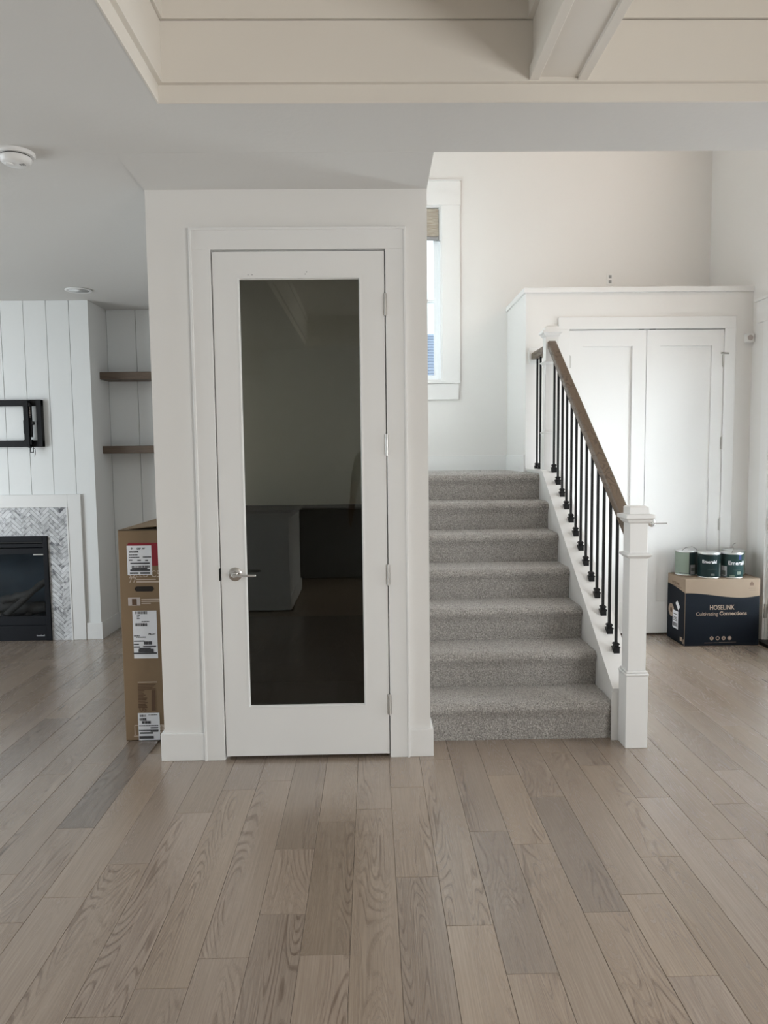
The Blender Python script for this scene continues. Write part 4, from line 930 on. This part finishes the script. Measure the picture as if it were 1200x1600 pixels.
# neighbour's house beyond the stair window
nb = empty('neighbour_house', (2, 21, 0)); thing(nb, 'neighbouring house with blue grey shingle roof outside the stair window', 'house')
box('house_wall', -6, 9, 19, 25, -.3, 2.55, 'siding', nb)
rows = 26
roof = empty('roof', (1.5, 20, 2.5), nb)
for k in range(rows):
    t0, t1 = k/rows, (k+1)/rows
    ya, yb2, za, zb2 = 18.4+3.6*t0, 18.4+3.6*t1+.05, 2.45+2.55*t0, 2.45+2.55*t1+.02
    prism('shingle_course', [(ya, za), (ya, za+.045), (yb2, zb2+.01), (yb2, zb2-.03)], 'x', -6.4, 9.4, 'roof_shingle', roof)
prism('roof_back', [(22.0, 5.0), (25.6, 2.4), (25.6, 2.3), (22.0, 4.9)], 'x', -6.4, 9.4, 'roof_shingle', roof)
struct(box('ground_outside', -40, 40, -40, 60, -.40, -.30, 'lawn_grey'))

# ------------------------------------------------------------------ photographer standing behind the camera (mirrored in the door glass)
def person():
    J = {}; E_ = []
    def j(n, x, y, z, rx, ry=None, to=None):
        J[n] = (len(J), (x, y, z), (rx, ry or rx))
        if to: E_.append((J[to][0], J[n][0]))
    cx, cy = .075, -.34
    j('pelvis', cx, cy, .98, .155, .115); j('waist', cx, cy, 1.12, .140, .105, 'pelvis'); j('chest', cx, cy, 1.33, .165, .115, 'waist'); j('upper', cx, cy, 1.47, .12, .09, 'chest')
    j('neck', cx, cy+.01, 1.57, .058, .058, 'upper'); j('jaw', cx, cy+.03, 1.66, .062, .075, 'neck'); j('head', cx, cy+.02, 1.76, .078, .098, 'jaw'); j('crown', cx, cy+.01, 1.83, .055, .07, 'head')
    for sd, s_ in (('l', -1), ('r', 1)):
        j('hip'+sd, cx+s_*.095, cy, .92, .095, .10, 'pelvis'); j('knee'+sd, cx+s_*.11, cy+.02, .50, .062, .066, 'hip'+sd); j('ankle'+sd, cx+s_*.115, cy-.01, .09, .042, .048, 'knee'+sd); j('toe'+sd, cx+s_*.125, cy+.16, .045, .042, .036, 'ankle'+sd)
    # hanging left arm
    j('shl', cx-.185, cy, 1.48, .062, .062, 'upper'); j('ell', cx-.245, cy-.01, 1.19, .046, .046, 'shl'); j('wrl', cx-.275, cy+.09, .95, .030, .030, 'ell'); j('pal', cx-.285, cy+.12, .885, .022, .034, 'wrl')
    for k, (dy, L) in enumerate(((.034, .060), (.012, .072), (-.011, .068), (-.032, .052))):
        n = 'f%d' % k; j(n+'a', cx-.289, cy+.125+dy, .845, .0095, None, 'pal'); j(n+'b', cx-.289, cy+.132+dy, .845-L*.55, .0088, None, n+'a'); j(n+'c', cx-.278, cy+.142+dy, .845-L, .0075, None, n+'b')
    j('ta', cx-.275, cy+.165, .885, .011, None, 'pal'); j('tb', cx-.272, cy+.185, .852, .0095, None, 'ta'); j('tc', cx-.270, cy+.19, .825, .008, None, 'tb')
    # right arm raised to the phone
    j('shr', cx+.185, cy, 1.47, .062, .062, 'upper'); j('elr', cx+.235, cy+.14, 1.24, .046, .046, 'shr'); j('wrr', cx+.07, cy+.255, 1.40, .030, .030, 'elr'); j('par', cx+.035, cy+.272, 1.425, .022, .03, 'wrr')
    for k, (dz, L) in enumerate(((.03, .055), (.010, .06), (-.010, .058), (-.028, .048))):
        n = 'g%d' % k; j(n+'a', cx+.0, cy+.268, 1.435+dz, .0095, None, 'par'); j(n+'b', cx-.03, cy+.270, 1.437+dz, .0088, None, n+'a'); j(n+'c', cx-.03-L*.35, cy+.276, 1.437+dz, .0075, None, n+'b')
    j('ua', cx+.035, cy+.285, 1.455, .011, None, 'par'); j('ub', cx+.022, cy+.292, 1.478, .0095, None, 'ua'); j('uc', cx+.008, cy+.294, 1.49, .008, None, 'ub')
    me = bpy.data.meshes.new('person'); me.from_pydata([v[1] for v in J.values()], E_, [])
    o = bpy.data.objects.new('person_tmp', me); COL.objects.link(o)
    m = o.modifiers.new('skin', 'SKIN'); m.use_smooth_shade = True
    for d, v in zip(me.skin_vertices[0].data, J.values()): d.radius = v[2]; d.use_root = False
    me.skin_vertices[0].data[0].use_root = True
    o.modifiers.new('sub', 'SUBSURF').levels = 2; o.modifiers['sub'].render_levels = 2
    bpy.context.view_layer.update()
    m2 = bpy.data.meshes.new_from_object(o.evaluated_get(bpy.context.evaluated_depsgraph_get())); bpy.data.objects.remove(o)
    m2.materials.clear()
    for k in ('skin', 'shirt_grey', 'trousers_dark'): m2.materials.append(MATS[k])
    for p in m2.polygons:
        c = p.center; arm = abs(c.x-cx) > .175
        leg = c.z < 1.0 and not (c.x-cx < -.215)
        if leg: p.material_index = 2
        elif c.z < 1.57 and (not arm or c.z > 1.22) and not (c.y > cy+.15 and c.z > 1.2): p.material_index = 1
        else: p.material_index = 0
        p.use_smooth = True
    pr = link('person', m2, None, None, base=True)
    thing(pr, 'person in grey shirt and dark trousers taking the photo, mirrored in the door glass', 'person')
    bm = bmesh.new(); bmesh.ops.create_uvsphere(bm, u_segments=24, v_segments=16, radius=1)
    for v in bm.verts: v.co = Vector((cx+v.co.x*.088, cy+.0+v.co.y*.105, 1.785+v.co.z*.085))
    bmesh.ops.delete(bm, geom=[v for v in bm.verts if v.co.y > cy+.075 and v.co.z < 1.80 or v.co.z < 1.71], context='VERTS')
    fin('hair', bm, 'hair_dark', pr, smooth=True)
    for sx in (-.03, .03):
        lathe('eye', [(.010, 0), (.009, .004)], (cx+sx, cy+.108, 1.735), 'hair_dark', pr, axis='y', n=12)
    prism('nose', [(cy+.100, 1.735), (cy+.132, 1.700), (cy+.098, 1.695)], 'x', cx-.011, cx+.011, 'skin', pr)
    box('mouth', cx-.022, cx+.022, cy+.098, cy+.107, 1.668, 1.674, 'trousers_dark', pr)
    ph = box('phone', -.036, .036, -.034, -.026, 1.37, 1.515, 'black_metal', None, bev=.003)
    thing(ph, 'black phone held by the person taking the photo, mirrored in the door glass', 'phone')
person()
